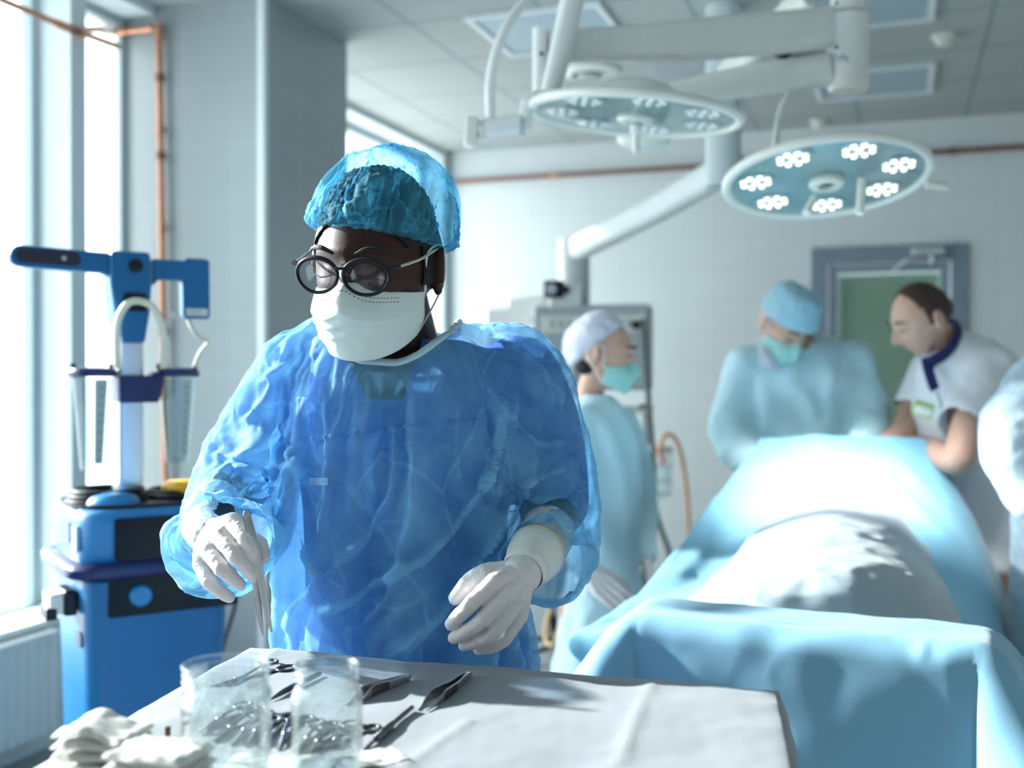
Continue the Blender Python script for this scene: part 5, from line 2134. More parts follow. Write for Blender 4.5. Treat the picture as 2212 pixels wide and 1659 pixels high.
# ---- tweezers, scalpel, scissors
def tweezers(label, tip, end, spread, wide, curl, d0=0.0):
    a, b = TT(*tip), TT(*end)
    t = thing('tweezers', label, 'tweezers', a, 0, 'tweezers on the cloth')
    L = (b - a)
    L.z = 0
    ln = L.length
    d = L.normalized()
    s = Vector((-d.y, d.x, 0))
    for sg in (-1, 1):
        pts, wd = [], []
        for k in range(13):
            f = k / 12
            base = a.lerp(b, f)
            op = spread * math.sin(min(1, (1 - f) * 1.25) * PI / 2) ** 1.3 * (1 if f > 0.18 else 0.55 + 0.45 * f / 0.18)
            z = cz(base) + 0.0042 + 0.0045 * (f < 0.9) * 0
            w = np.interp(f, [0, 0.10, 0.22, 0.34, 0.62, 0.9, 1.0], [0.0006, 0.0012, 0.0042 * wide, 0.0058 * wide, 0.0048 * wide, 0.0052, 0.0030])
            lift = max(w, 0.001)
            pts.append(Vector((base.x, base.y, cz(base) + lift * 0.9 + 0.0006)) + s * sg * (op + 0.0007))
            wd.append(w)
        q = spline([(*p_, w) for p_, w in zip(pts, wd)], 4)
        m = MB().tube(q[:, :3], q[:, 3], 12, flat=[0.0007 / max(x, 0.0008) for x in q[:, 3]], up=s)
        bl = m.build('blade', M_STEEL, t)
        m = MB()
        for k in range(16):
            f = 0.30 + 0.30 * k / 15
            i = int(f * (len(q) - 1))
            c = Vector(q[i, :3]) + s * sg * 0.0008
            m.box(c, (0.0007, 0.0008, q[i, 3] * 1.5), Matrix.Rotation(math.atan2(d.y, d.x), 3, 'Z'))
        m.build('grip_ridges', M_STEEL_DARK, bl, smooth=False)
    e = TT(*end)
    MB().box((e.x, e.y, e.z + 0.0045), (0.006, 0.0032, 0.006), Matrix.Rotation(math.atan2(d.y, d.x), 3, 'Z')).build('joined_end', M_STEEL, t, bevel=0.001)
    return t


tweezers('broad tweezers behind the narrow glass jar', (752, 1530), (884, 1470), 0.0055, 1.25, 0)
tweezers('fine-tipped tweezers lying open, farthest from the jars', (912, 1541), (1016, 1462), 0.0075, 1.1, 0)

a, b = TT(788, 1625), TT(890, 1541)
t = thing('scalpel', 'dark steel scalpel with its tip on the folded gauze', 'scalpel', a)
fr_ = lambda f, h: (lambda p: Vector((p.x, p.y, cz(p) + h)))(a.lerp(b, f))
q = spline([(*fr_(0.20, 0.0042), 0.0030), (*fr_(0.3, 0.0042), 0.0036), (*fr_(0.42, 0.0042), 0.0040), (*fr_(0.54, 0.0042), 0.0034), (*fr_(0.6, 0.004), 0.0026), (*fr_(0.8, 0.004), 0.0026), (*fr_(1.0, 0.004), 0.0024)], 4)
hndl = MB().tube(q[:, :3], q[:, 3], 14).build('handle', M_STEEL_DARK, t)
m = MB()
for f in (0.24, 0.29, 0.34):
    m.torus(fr_(f, 0.0042), 0.0034, 0.0006, axis=(b - a), n=16, k=6)
m.build('grip_ring', M_STEEL, hndl)
q = spline([(*fr_(-0.05, 0.003), 0.0006), (*fr_(0.04, 0.0034), 0.0030), (*fr_(0.2, 0.004), 0.0028)], 5)
MB().tube(q[:, :3], q[:, 3], 10, flat=0.2, up=(b - a).cross(Vector((0, 0, 1)))).build('blade', M_STEEL, t)


def scissors(name, label, tip, ring, open_=0.006, rr=0.0105, mat=M_STEEL_DARK, cat='scissors', group=None, curve=0.0):
    """Ring-handled instrument lying on the cloth, from its tip to the middle of its rings."""
    a, b = TT(*tip), TT(*ring)
    L = b - a
    L.z = 0
    d = L.normalized()
    s = Vector((-d.y, d.x, 0))
    t = thing(name, label, cat, a, 0, group)
    piv = a.lerp(b, 0.36)
    for sg in (-1, 1):
        z = 0.003 + 0.0012 * sg
        c = b + s * sg * (rr + open_)

        def g(p, h):
            return Vector((p.x, p.y, cz(p) + h))
        tipo = a - s * sg * 0.0012 * (1 + open_ * 100)
        pts = [(*g(tipo, 0.0022), 0.0008), (*g(a.lerp(b, 0.16) - s * sg * 0.0016 + s * curve * 0.5, z), 0.0020), (*g(piv, z), 0.0034), (*g(a.lerp(b, 0.55) + s * sg * (0.003 + open_ * 0.4), z), 0.0023), (*g(a.lerp(b, 0.82) + s * sg * (rr * 0.55 + open_ * 0.8), z), 0.0020), (*g(c - d * rr * 0.95, z), 0.0018)]
        q = spline(pts, 6)
        arm = MB().tube(q[:, :3], q[:, 3], 10, flat=0.75, up=(0, 0, 1)).build('blade_arm', mat, t)
        R = Matrix((d, s, Vector((0, 0, 1)))).transposed()
        MB().torus(g(c, z), rr, 0.0018, n=32, k=8, sx=1.25, M=R).build('finger_ring', mat, arm)
    MB().lathe([(0.0026, -0.002), (0.0026, 0.0035), (0.0018, 0.0044), (0, 0.0046)], (piv.x, piv.y, cz(piv) + 0.003), 14).build('pivot_screw', M_STEEL, t)
    return t


scissors('scissors', 'scissors behind the wide jar, one ring beside the cloth fold', (455, 1490), (598, 1446), 0.0055)
t = thing('forceps', 'dark forceps with a long flat jaw between the two jars', 'forceps', TT(585, 1508))
q = spline([(*TT(584, 1512, 0.002), 0.0008), (*TT(612, 1498, 0.003), 0.0036), (*TT(645, 1482, 0.0035), 0.0042), (*TT(690, 1462, 0.0035), 0.003)], 6)
for sg in (-1, 1):
    m = MB().tube(q[:, :3] + np.array([0.0, 0.0016 * sg, 0.0006 * sg]), q[:, 3], 10, flat=0.4, up=(0.4, 0.6, 0.7))
    m.build('blade', M_STEEL_DARK, t)
row = [((428, 1592), (540, 1535)), ((460, 1606), (556, 1548)), ((496, 1612), (578, 1552)), ((528, 1616), (590, 1556)), ((560, 1622), (608, 1562))]
for i, (tp, rg) in enumerate(row):
    lb = ['clamp seen through the wide jar, its tip nearest the gauze stack', 'clamp seen through the wide jar, second from the gauze stack', 'middle clamp of the row seen through the wide jar', 'clamp seen through the wide jar, fourth from the gauze stack', 'clamp at the right wall of the wide jar, its rings between the jars'][i]
    scissors('clamp', lb, tp, rg, 0.0006 + 0.0008 * (i % 2), 0.0085, M_STEEL_DARK if i % 2 else M_STEEL, 'clamp', 'clamps laid in a row behind the wide jar')
row = [((598, 1625), (640, 1556)), ((640, 1632), (700, 1572)), ((660, 1640), (728, 1578)), ((690, 1630), (780, 1576))]
for i, (tp, rg) in enumerate(row):
    lb = ['clamp lying in the gap between the two jars', 'clamp seen through the narrow jar, nearest the gap between the jars', 'dark clamp seen through the middle of the narrow jar', 'clamp behind the narrow jar, one ring showing beside the scalpel'][i]
    scissors('clamp', lb, tp, rg, 0.0012 if i < 3 else 0.003, 0.0085, M_STEEL_DARK if i else M_STEEL, 'clamp', 'clamps laid in a row behind the narrow jar')

# ---- gauze
M_GAUZE = sheet_mat('cotton_gauze', (0.72, 0.72, 0.69), clear=0.0, through=0.25, sheen=0.2, fibre=1500, bump=0.5)


def gauze(label, c, w, l, h, rz, seed, layers=3, lift=0.0, group='folded gauze pads'):
    """A folded pad of several layers with soft rounded folds."""
    t = thing('gauze_pad', label, 'gauze', c, 0, group)
    for k in range(layers):
        n = 26
        z0, z1 = h * k / layers, h * (k + 0.92) / layers
        o = rounded(w, l, 0.008, 5)
        rings = []
        for f, kz in ((0.97, z0), (1.0, z0 + (z1 - z0) * 0.25), (1.0, z0 + (z1 - z0) * 0.75), (0.96, z1)):
            rings.append([(x * f, y * f, kz) for x, y in o])
        m = MB()
        for sx in (0,):
            xs = np.linspace(-w / 2, w / 2, n)
            ys = np.linspace(-l / 2, l / 2, n)
            for zz, flip in ((z0, 1), (z1, -1)):
                g = []
                for y in ys:
                    g.append([(x * (1 - 0.02 * k), y * (1 - 0.02 * k), zz + (0.5 * (z1 - z0)) * flip * max(0, max(abs(x) / (w / 2), abs(y) / (l / 2)) - 0.86) / 0.14) for x in xs])
                m.grid(g)
        M_ = Matrix.Translation(c) @ Matrix.Rotation(rz + 0.06 * math.sin(seed + 2 * k), 4, 'Z')
        m.xf(M_)
        o_ = m.build('gauze_layer', M_GAUZE, t, angle=180)
        V = verts_of(o_.data)
        set_verts(o_.data, V + np.stack([wavy(V, 0.03, seed + k, 2) * 0.0012, wavy(V, 0.03, seed + 9 + k, 2) * 0.0012, wavy(V * [1, 1, 0], 0.035, seed, 2) * 0.0018 + lift * np.exp(-((V[:, 0] - c[0] + 0.012) / 0.02) ** 2) * k / layers], 1))
    return t


def on(px, py, d, h=0.0):
    p = P(px, py, d)
    p.z = cz(p) + h
    return p


gauze('gauze pad at the bottom of the stack at the cloth edge', on(195, 1700, 1.00, 0.003), 0.072, 0.075, 0.022, 0.3, 3, 3)
gauze('gauze pad on top of the stack, one corner raised', on(222, 1650, 1.005, 0.027), 0.070, 0.062, 0.022, -0.15, 7, 3, 0.014)
gauze('gauze pad lying between the stack and the wide jar', on(345, 1700, 0.965, 0.003), 0.082, 0.060, 0.044, -0.25, 12, 4)
gauze('thin gauze square under the two jars', on(600, 1700, 1.035, 0.0012), 0.10, 0.06, 0.003, -0.1, 17, 1)
gauze('thin folded gauze under the scalpel tip', on(790, 1650, 1.06, 0.0012), 0.070, 0.045, 0.003, 0.45, 21, 1)
p = on(361, 1600, 1.12)
t = thing('metal_clip', 'small rust-brown clip standing on the cloth behind the gauze', 'clip', p)
MB().box((p.x, p.y, p.z + 0.0075), (0.0055, 0.004, 0.013), Matrix.Rotation(0.2, 3, 'Z')).build('clip_body', solid_mat('rusty_brown', (0.14, 0.075, 0.05), 0.6), t, bevel=0.0007)
# ---------------------------------------------------------------- operating table, patient drapes
OT0 = Vector((0.69, 2.45, 0))


def OT(a, q, z=0.0):
    p = OT0 + RU * a + RV * q
    return Vector((p.x, p.y, z))


t = thing('operating_table', 'operating table under the blue drapes', 'operating table', OT(0, 0.6), ROOM_ROT)
R3 = Matrix.Rotation(ROOM_ROT, 3, 'Z')
c = OT(-0.02, 0.62, 0.68)
MB().box(c, (0.50, 1.50, 0.07), R3).build('mattress', M_BLACK, t, bevel=0.02)
MB().box(OT(0, 0.75, 0.34), (0.24, 0.30, 0.60), R3).build('column', M_STEEL, t, bevel=0.02)
MB().box(OT(0, 0.75, 0.03), (0.50, 0.80, 0.06), R3).build('base', M_STEEL, t, bevel=0.02)
m = MB()
for a in (-0.27, 0.21):
    m.tube([OT(a, 1.38, 0.70), OT(a, 1.38, 1.07)], 0.009, 10)
m.tube([OT(-0.27, 1.38, 1.07), OT(0.21, 1.38, 1.07)], 0.009, 10)
m.build('screen_frame', M_STEEL, t)

M_DRAPE = sheet_mat('blue_drape', (0.24, 0.53, 0.69), clear=0.0, through=0.25, sheen=0.2, fibre=500)
M_SHEET = sheet_mat('pale_sheet', (0.42, 0.50, 0.56), clear=0.0, through=0.2, sheen=0.2, fibre=500)
M_MAYO = sheet_mat('pale_blue_drape', (0.26, 0.50, 0.66), clear=0.0, through=0.15, sheen=0.2, fibre=600)


def rows_sheet(rows, ku=14, kv=14):
    R = np.array([[list(P(*p)) for p in r] for r in rows])
    A = np.array([spline(r, ku) for r in R])
    B = np.array([spline(A[:, j], kv) for j in range(A.shape[1])])
    return np.transpose(B, (1, 0, 2))


ROWS = [
    [(1648, 1130, 3.98), (1720, 1130, 3.98), (1790, 1130, 3.98), (1860, 1130, 3.97), (1930, 1130, 3.95), (1995, 1130, 3.93), (2020, 1130, 3.92)],
    [(1642, 959, 3.83), (1710, 955, 3.83), (1780, 954, 3.82), (1850, 956, 3.81), (1925, 961, 3.79), (1992, 966, 3.77), (2012, 974, 3.78)],
    [(1632, 966, 3.78), (1705, 967, 3.78), (1780, 966, 3.77), (1855, 968, 3.76), (1930, 972, 3.74), (2002, 975, 3.72), (2026, 990, 3.75)],
    [(1582, 1026, 3.66), (1670, 1044, 3.60), (1755, 1050, 3.56), (1845, 1053, 3.54), (1935, 1045, 3.56), (2042, 1030, 3.64), (2072, 1072, 3.70)],
    [(1530, 1095, 3.48), (1625, 1128, 3.40), (1720, 1122, 3.32), (1830, 1112, 3.30), (1945, 1116, 3.32), (2080, 1098, 3.50), (2124, 1158, 3.60)],
    [(1462, 1188, 3.22), (1560, 1218, 3.12), (1655, 1182, 3.05), (1800, 1160, 3.02), (1960, 1186, 3.05), (2112, 1185, 3.32), (2166, 1266, 3.44)],
    [(1392, 1270, 2.92), (1495, 1286, 2.84), (1595, 1252, 2.78), (1790, 1210, 2.74), (1990, 1262, 2.80), (2134, 1285, 3.10), (2190, 1385, 3.26)],
    [(1312, 1332, 2.66), (1428, 1344, 2.60), (1530, 1330, 2.54), (1790, 1280, 2.48), (2034, 1348, 2.58), (2152, 1378, 2.95), (2202, 1490, 3.12)],
    [(1225, 1388, 2.45), (1368, 1412, 2.40), (1495, 1405, 2.36), (1790, 1385, 2.32), (2070, 1425, 2.40), (2162, 1462, 2.82), (2206, 1590, 3.0)],
    [(1276, 1452, 2.40), (1388, 1500, 2.36), (1500, 1520, 2.32), (1790, 1530, 2.28), (2070, 1540, 2.36), (2162, 1560, 2.78), (2206, 1690, 2.96)],
]
G = rows_sheet(ROWS, 18, 14)
X = G.reshape(-1, 3).copy()
n_ = np.array([-0.2, -0.75, 0.6])
rid = [
    ([P(1790, 1000, 3.68), P(1720, 1090, 3.40), P(1640, 1140, 3.30)], 0.016, 0.03),
    ([P(1850, 1040, 3.58), P(1740, 1100, 3.36), P(1700, 1170, 3.08)], 0.02, 0.025),
    ([P(1900, 1060, 3.55), P(1990, 1130, 3.36), P(2080, 1260, 3.10)], 0.02, 0.03),
    ([P(1930, 985, 3.70), P(2010, 1080, 3.52), P(2110, 1250, 3.25)], 0.016, 0.03),
    ([P(1560, 1060, 3.55), P(1520, 1180, 3.25), P(1440, 1280, 2.90)], 0.012, 0.03),
    ([P(1480, 1280, 2.84), P(1380, 1345, 2.60), P(1290, 1380, 2.48)], 0.016, 0.025),
]
X += n_ * (ridges(X, None, rid) + wavy(X, 0.35, 51, 2) * 0.008 + (crumple(X, 0.2, 52) - 0.5) * 0.03)[:, None]
d1_ = MB().grid(X.reshape(G.shape)).build('surgical_drape', M_DRAPE, None, solid=0.0012, angle=180)
tag(d1_, 'large blue drape stretched over the frame and down around the patient', 'drape')

ROWS = [
    [(1650, 1128, 3.30), (1735, 1102, 3.22), (1830, 1092, 3.20), (1925, 1104, 3.22), (1990, 1150, 3.28)],
    [(1600, 1190, 3.02), (1695, 1152, 2.92), (1810, 1134, 2.88), (1935, 1158, 2.92), (2015, 1210, 3.02)],
    [(1545, 1248, 2.76), (1655, 1204, 2.64), (1800, 1182, 2.60), (1952, 1208, 2.64), (2048, 1272, 2.80)],
    [(1485, 1300, 2.54), (1612, 1254, 2.42), (1800, 1228, 2.37), (1985, 1260, 2.42), (2076, 1338, 2.58)],
    [(1468, 1345, 2.44), (1596, 1316, 2.32), (1800, 1294, 2.27), (2004, 1326, 2.32), (2092, 1396, 2.46)],
    [(1490, 1440, 2.38), (1610, 1440, 2.27), (1800, 1440, 2.22), (2000, 1450, 2.26), (2098, 1490, 2.40)],
]
G = rows_sheet(ROWS, 24, 18)
X = G.reshape(-1, 3).copy()
rid = [
    ([P(1690, 1215, 2.58), P(1830, 1212, 2.50), P(1990, 1228, 2.60)], 0.010, 0.010),
    ([P(1660, 1225, 2.56), P(1700, 1260, 2.40), P(1705, 1300, 2.34)], 0.014, 0.014),
    ([P(1690, 1290, 2.36), P(1770, 1310, 2.28)], 0.012, 0.014),
    ([P(1900, 1290, 2.36), P(1960, 1260, 2.44), P(2010, 1262, 2.50)], 0.016, 0.014),
    ([P(1880, 1330, 2.30), P(1960, 1300, 2.36), P(2030, 1300, 2.46)], 0.012, 0.014),
    ([P(1700, 1150, 2.92), P(1640, 1230, 2.66), P(1570, 1300, 2.44)], 0.012, 0.016),
    ([P(1740, 1130, 2.96), P(1850, 1160, 2.76), P(1960, 1150, 2.88)], 0.012, 0.014),
    ([P(1990, 1230, 2.66), P(2005, 1300, 2.44), P(2000, 1350, 2.34)], 0.012, 0.012),
    ([P(1960, 1345, 2.30), P(2020, 1345, 2.36), P(2090, 1390, 2.46)], 0.012, 0.012),
]
X += n_ * (ridges(X, None, rid) + (crumple(X, 0.13, 62) - 0.5) * 0.022 + (crumple(X, 0.05, 63) - 0.5) * 0.005)[:, None]
d2_ = MB().grid(X.reshape(G.shape)).build('patient_sheet', M_SHEET, None, solid=0.0012, angle=180)
tag(d2_, 'pale crumpled sheet over the patient, bright at the far end', 'sheet')

# ---------------------------------------------------------------- draped side stand in front
MZ = 0.94


def mz(px, py):
    return P(px, py, (EYE - MZ) * F / (py - CY))


ml = mz(1384, 1324)
mr = ml + Vector((math.cos(0.41), -math.sin(0.41), 0)) * 0.54
mf = ml + Vector((math.sin(0.41), math.cos(0.41), 0)) * 0.13
ux = (mr - ml)
uy = (mf - ml)
t = thing('side_stand', 'small stand carrying the pale blue drape at the lower right', 'stand', (ml + mr) / 2 - Vector((0, 0, MZ)))
m = MB()
q = [ml + ux * 0.03 + uy * 0.08, mr - ux * 0.03 + uy * 0.08, mr - ux * 0.03 + uy * 0.92, ml + ux * 0.03 + uy * 0.92]
m.add([(p.x, p.y, MZ - 0.05) for p in q] + [(p.x, p.y, MZ - 0.03) for p in q], [(3, 2, 1, 0), (4, 5, 6, 7), (0, 1, 5, 4), (1, 2, 6, 5), (2, 3, 7, 6), (3, 0, 4, 7)])
m.build('tray', M_STEEL, t, smooth=False)
c = (ml + mr) / 2 + uy * 0.5
MB().tube([(c.x, c.y, 0.05), (c.x, c.y, MZ - 0.05)], 0.018, 14).build('post', M_STEEL, t)
m = MB()
for sg in (-1, 1):
    m.tube([c + ux * 0.35 * sg - Vector((0, 0, MZ - 0.03)), c + ux * 0.35 * sg + uy * 0.9 - Vector((0, 0, MZ - 0.03))], 0.014, 10)
m.tube([c - ux * 0.35 - Vector((0, 0, MZ - 0.03)), c + ux * 0.35 - Vector((0, 0, MZ - 0.03))], 0.014, 10)
m.build('foot', M_STEEL, t)

e1, e2 = ux.normalized(), uy.normalized()
LX, LY = ux.length, uy.length
NU, NV, NH = 90, 34, 40
us = np.concatenate([np.linspace(-0.34, 0, NH, endpoint=False), np.linspace(0, LX, NU), np.linspace(LX, LX + 0.45, NH + 1)[1:]])
vs = np.concatenate([np.linspace(-0.45, 0, NH, endpoint=False), np.linspace(0, LY, NV), np.linspace(LY, LY + 0.45, NH + 1)[1:]])
rows = []
r_ = 0.035
for v in vs:
    row = []
    for u in us:
        uu, vv = min(max(u, 0), LX), min(max(v, 0), LY)
        ou, ov = u - uu, v - vv
        k = math.hypot(ou, ov)
        p = ml + e1 * uu + e2 * vv
        if k > 0:
            dirx, diry = ou / k, ov / k
            if k < r_ * PI / 2:
                a = k / r_
                e, drop = r_ * math.sin(a), r_ * (1 - math.cos(a))
            else:
                e, drop = r_, r_ + (k - r_ * PI / 2)
            fl = 0.62 * abs(dirx) ** 1.5 + (0.02 if diry < 0 else 0.25) * abs(diry)
            if ou != 0 and ov != 0:
                fl += 0.30 * (2 * abs(dirx * diry))
            e += fl * drop * (0.85 + 0.15 * math.sin(7 * uu + 3 * vv))
            drop *= 1 - 0.18 * fl
            if diry < 0 and ou == 0:
                w = math.sin(PI * uu / LX)
                e += 0.012 * w * math.sin(min(1, drop / 0.3) * PI)
            p = p + (e1 * dirx + e2 * diry) * e
            z = MZ - drop
        else:
            z = MZ
        row.append((p.x, p.y, z))
    rows.append(row)
G = np.array(rows)
X = G.reshape(-1, 3)
nf = np.array(-e2 * 0.8 + Vector((0, 0, 0.6)))
rid = [
    ([P(1585, 1350, 1.80), P(1592, 1420, 1.78), P(1590, 1500, 1.77), P(1600, 1650, 1.77)], 0.008, 0.010),
    ([P(1860, 1390, 1.73), P(1872, 1460, 1.71), P(1895, 1560, 1.70), P(1860, 1659, 1.70)], 0.010, 0.012),
    ([P(1600, 1318, 1.90), P(1640, 1345, 1.82), P(1600, 1400, 1.79)], 0.008, 0.008),
    ([P(2000, 1375, 1.80), P(1990, 1420, 1.70)], 0.008, 0.010),
    ([P(1500, 1535, 1.80), P(1690, 1560, 1.76), P(1900, 1590, 1.70), P(2110, 1625, 1.64)], 0.006, 0.006),
    ([P(1560, 1320, 1.92), P(1700, 1335, 1.88), P(1850, 1352, 1.85)], 0.005, 0.008),
    ([P(1378, 1340, 1.87), P(1410, 1400, 1.86), P(1440, 1460, 1.85)], 0.012, 0.012),
]
X += nf * (0.6 * ridges(X, None, rid) + wavy(X, 0.25, 71, 2) * 0.004 + (crumple(X, 0.16, 72) - 0.5) * 0.012)[:, None]
d3_ = MB().grid(X.reshape(G.shape)).build('stand_drape', M_MAYO, None, solid=0.0012, angle=180)
tag(d3_, 'pale blue drape hanging over the small stand at the lower right', 'drape')
# ---------------------------------------------------------------- the other people
def garment(rows, sleeves, d0, name, mat, parent, voxel=0.014, seed=80, amp=0.016, power=2.4, extra=(), folds=(), open_=None, fine=0.006):
    mb = MB()
    mb.rings(torso_rings(rows, d0, 44, power))
    for s in sleeves:
        limb(mb, s, 8, 20)
    for e in extra:
        limb(mb, e, 8, 20)
    me = fuse(mb, voxel, 6)
    V, N = verts_of(me), normals_of(me)
    V = V + N * (ridges(V, N, folds) + (crumple(V, 0.11, seed, (1, 1, 1.7)) - 0.5) * amp + (crumple(V, 0.05, seed + 1) - 0.5) * fine)[:, None]
    set_verts(me, V)
    if open_:
        cut(me, open_)
    o = link_mesh(name, me, mat, parent, angle=180, sub=1)
    return o


def dome_cap(M, name, mat, parent, rx, ry, rz, z0, tilt, seed, gather=0.003, crump=0.010, power=0.75, tie=False):
    C = M @ Matrix.Translation(z0) @ Matrix.Rotation(math.radians(tilt), 4, 'X')
    rows = []
    nA = 72
    for i in range(30):
        t_ = i / 29
        if t_ < 0.2:
            r, z = 0.86 + 0.14 * math.sin(t_ / 0.2 * PI / 2), -0.10 + 0.14 * (t_ / 0.2)
        else:
            a = (t_ - 0.2) / 0.8 * PI / 2
            r, z = max(0.01, math.cos(a) ** power), 0.04 + 0.96 * math.sin(a)
        rows.append([(r * rx * math.sin(x), -r * ry * math.cos(x), z * rz) for x in np.arange(nA) / nA * 2 * PI])
    o = MB().rings(rows, True, False, True).xf(C).build(name, mat, parent, angle=180, sub=1)
    V, N = verts_of(o.data), normals_of(o.data)
    h = np.clip(np.linalg.norm(V - np.array(C.translation), axis=1) / rz, 0, 1)
    V = V + N * ((crumple(V, 0.05, seed) - 0.4) * crump + wavy(V, 0.05, seed, 2) * gather)[:, None]
    set_verts(o.data, V)
    return o


def plain_mask(M, mat, parent, loops=True, **k):
    G = mask_patch(M, 0.003, **k)
    mk = MB().grid(G).build('face_mask', mat, parent, solid=0.0015, angle=180)
    if loops:
        for sx, j in ((-1, 0), (1, -1)):
            a, b = Vector(G[1, j]), Vector(G[-3, j])
            MB().tube(spline([a, M @ Vector((sx * 0.080, -0.02, 0.016)), M @ Vector((sx * 0.086, 0.012, 0.026)), M @ Vector((sx * 0.086, 0.032, 0.0)), M @ Vector((sx * 0.082, 0.012, -0.04)), b], 6), 0.0025, 8).build('ear_loop', M_ELASTIC, mk)
    return mk


def face_bits(M, parent, hairmat, iris=True):
    for sx in (-1, 1):
        q = spline([(sx * 0.014, -0.107, 0.026, 0.002), (sx * 0.03, -0.108, 0.032, 0.0034), (sx * 0.052, -0.092, 0.026, 0.0015)], 6)
        MB().tube(q[:, :3] + np.array([0, 0.0045, 0]), q[:, 3], 8, flat=1.2).xf(M).build('eyebrow', hairmat, parent)
        q = spline([(sx * 0.020, -0.0985, 0.000, 0.001), (sx * 0.033, -0.104, 0.0015, 0.0032), (sx * 0.047, -0.093, 0.000, 0.0012)], 6)
        MB().tube(q[:, :3] + np.array([0, 0.003, 0]), q[:, 3], 8, flat=0.8).xf(M).build('eye', M_HAIR_BLACK, parent)


def simple_hand(wrist, knuckle, tips_dir, palm_n, s=1.0, curl=0.5):
    """A relaxed gloved or bare hand: wrist and middle-knuckle points, where the fingers point and the palm's normal."""
    w, k = Vector(wrist), Vector(knuckle)
    f = (k - w).normalized()
    n = Vector(palm_n)
    n = (n - f * n.dot(f)).normalized()
    s_ = f.cross(n)
    td = Vector(tips_dir).normalized()
    js, rs = [], []
    th = [w.lerp(k, 0.35) + s_ * 0.026 * s, w.lerp(k, 0.75) + s_ * 0.043 * s + n * 0.01, w.lerp(k, 1.1) + s_ * 0.050 * s + n * 0.016, w.lerp(k, 1.35) + s_ * 0.046 * s + n * 0.022]
    js.append(th)
    rs.append([0.014 * s, 0.0125 * s, 0.011 * s, 0.009 * s])
    for i, L in enumerate((0.092, 0.10, 0.094, 0.075)):
        off = s_ * (0.030 - 0.021 * i) * s
        m0 = k + off - f * 0.006 * abs(i - 1)
        d = f.lerp(td, 0.3)
        p1 = m0 + d.normalized() * L * 0.45 * s
        p2 = p1 + (f.lerp(td, 0.75) + n * curl * 0.4).normalized() * L * 0.3 * s
        p3 = p2 + (td + n * curl * 0.8).normalized() * L * 0.25 * s
        js.append([m0, p1, p2, p3])
        rs.append([0.0118 * s, 0.0102 * s, 0.0092 * s, 0.0078 * s])
    palm = [(w, 0.024 * s, j[0], 0.0125 * s) for j in js]
    for a, b in ((1, 2), (2, 3), (3, 4)):
        palm.append((js[a][0], 0.011 * s, js[b][0], 0.011 * s))
    return js, palm, rs


# ---------------- woman in the white cap
WD = 3.7
wm = thing('person', 'woman in profile wearing a white cloth cap, green mask and light blue gown', 'person', (P(1300, 1000, WD).x, WD, 0))
WM = head_matrix(P(1303, 764, WD), 72, 6, 0, 1.0)
rowsW = [(846, 1248, 1306, 3.72, 0.055), (872, 1232, 1338, 3.72, 0.10), (910, 1222, 1366, 3.72, 0.14), (960, 1218, 1380, 3.72, 0.15), (1050, 1222, 1384, 3.72, 0.15), (1150, 1236, 1380, 3.72, 0.15), (1240, 1232, 1384, 3.72, 0.16), (1330, 1208, 1392, 3.72, 0.18), (1450, 1192, 1400, 3.72, 0.19), (1650, 1180, 1405, 3.72, 0.2)]
armWn = [PR(1252, 905, 3.62, 0.060), PR(1238, 990, 3.58, 0.058), PR(1232, 1090, 3.55, 0.056), PR(1246, 1165, 3.46, 0.052), PR(1262, 1222, 3.40, 0.044)]
armWf = [PR(1345, 910, 3.84, 0.058), PR(1372, 1000, 3.86, 0.056), PR(1386, 1100, 3.88, 0.054), PR(1394, 1165, 3.84, 0.048), PR(1398, 1196, 3.80, 0.042)]
mb = MB()
head_into(mb, WM, female=True, nose=1.05)
limb(mb, [PR(1290, 800, 3.71, 0.045), PR(1275, 850, 3.72, 0.046), PR(1280, 900, 3.72, 0.06)])
mb.rings(torso_rings([(y, l + 14, r - 14, d, h - 0.025) for (y, l, r, d, h) in rowsW], WD))
for ar_ in (armWn, armWf):
    limb(mb, [(x, y, z, r - 0.018) for (x, y, z, r) in ar_])
for sx in (-0.07, 0.08):
    hx = P(1300, 1000, WD).x + sx
    limb(mb, [(hx, WD, 0.6, 0.07), (hx, WD, 0.3, 0.05), (hx, WD + 0.02, 0.10, 0.04)])
    s_ = MB()
    s_.ball((hx + 0.05, WD, 0.04), (0.12, 0.045, 0.04), 16, 10)
    s_.build('shoe', M_IVORY, wm)
link_mesh('body', fuse(mb, 0.0055, 2), M_SKIN_FAIR, wm)
fW = [([P(1300, 905, 3.58), P(1330, 980, 3.57), P(1350, 1100, 3.57)], 0.02, 0.03), ([P(1270, 1000, 3.56), P(1290, 1120, 3.56), P(1330, 1220, 3.55)], 0.02, 0.03), ([P(1250, 1300, 3.54), P(1240, 1380, 3.53), P(1230, 1440, 3.53)], 0.02, 0.03)]
NW = np.array(P(1282, 850, 3.72))
garment(rowsW, [armWn, armWf], WD, 'gown', M_GOWN_BACK, wm, 0.014, 90, 0.022, folds=fW, open_=lambda c: (np.hypot(c[:, 0] - NW[0], c[:, 1] - NW[1]) < 0.068) & (c[:, 2] > NW[2] - 0.045))
MB().torus(NW + np.array([0.0, 0.0, -0.030]), 0.074, 0.006, axis=(0.25, -0.1, 1), n=36, k=8).build('collar_band', M_BAND_CLOTH, wm)
M_WCAP = sheet_mat('white_cap_cloth', (0.70, 0.73, 0.84), clear=0.0, through=0.15, sheen=0.3)
dome_cap(WM, 'cloth_cap', M_WCAP, wm, 0.088, 0.112, 0.104, (0, 0.024, 0.026), -46, 91, 0.0015, 0.006)
H_ = MB()
for s_ in (0,):
    H_.ball((0, 0.045, -0.045), (0.062, 0.045, 0.035), 20, 12)
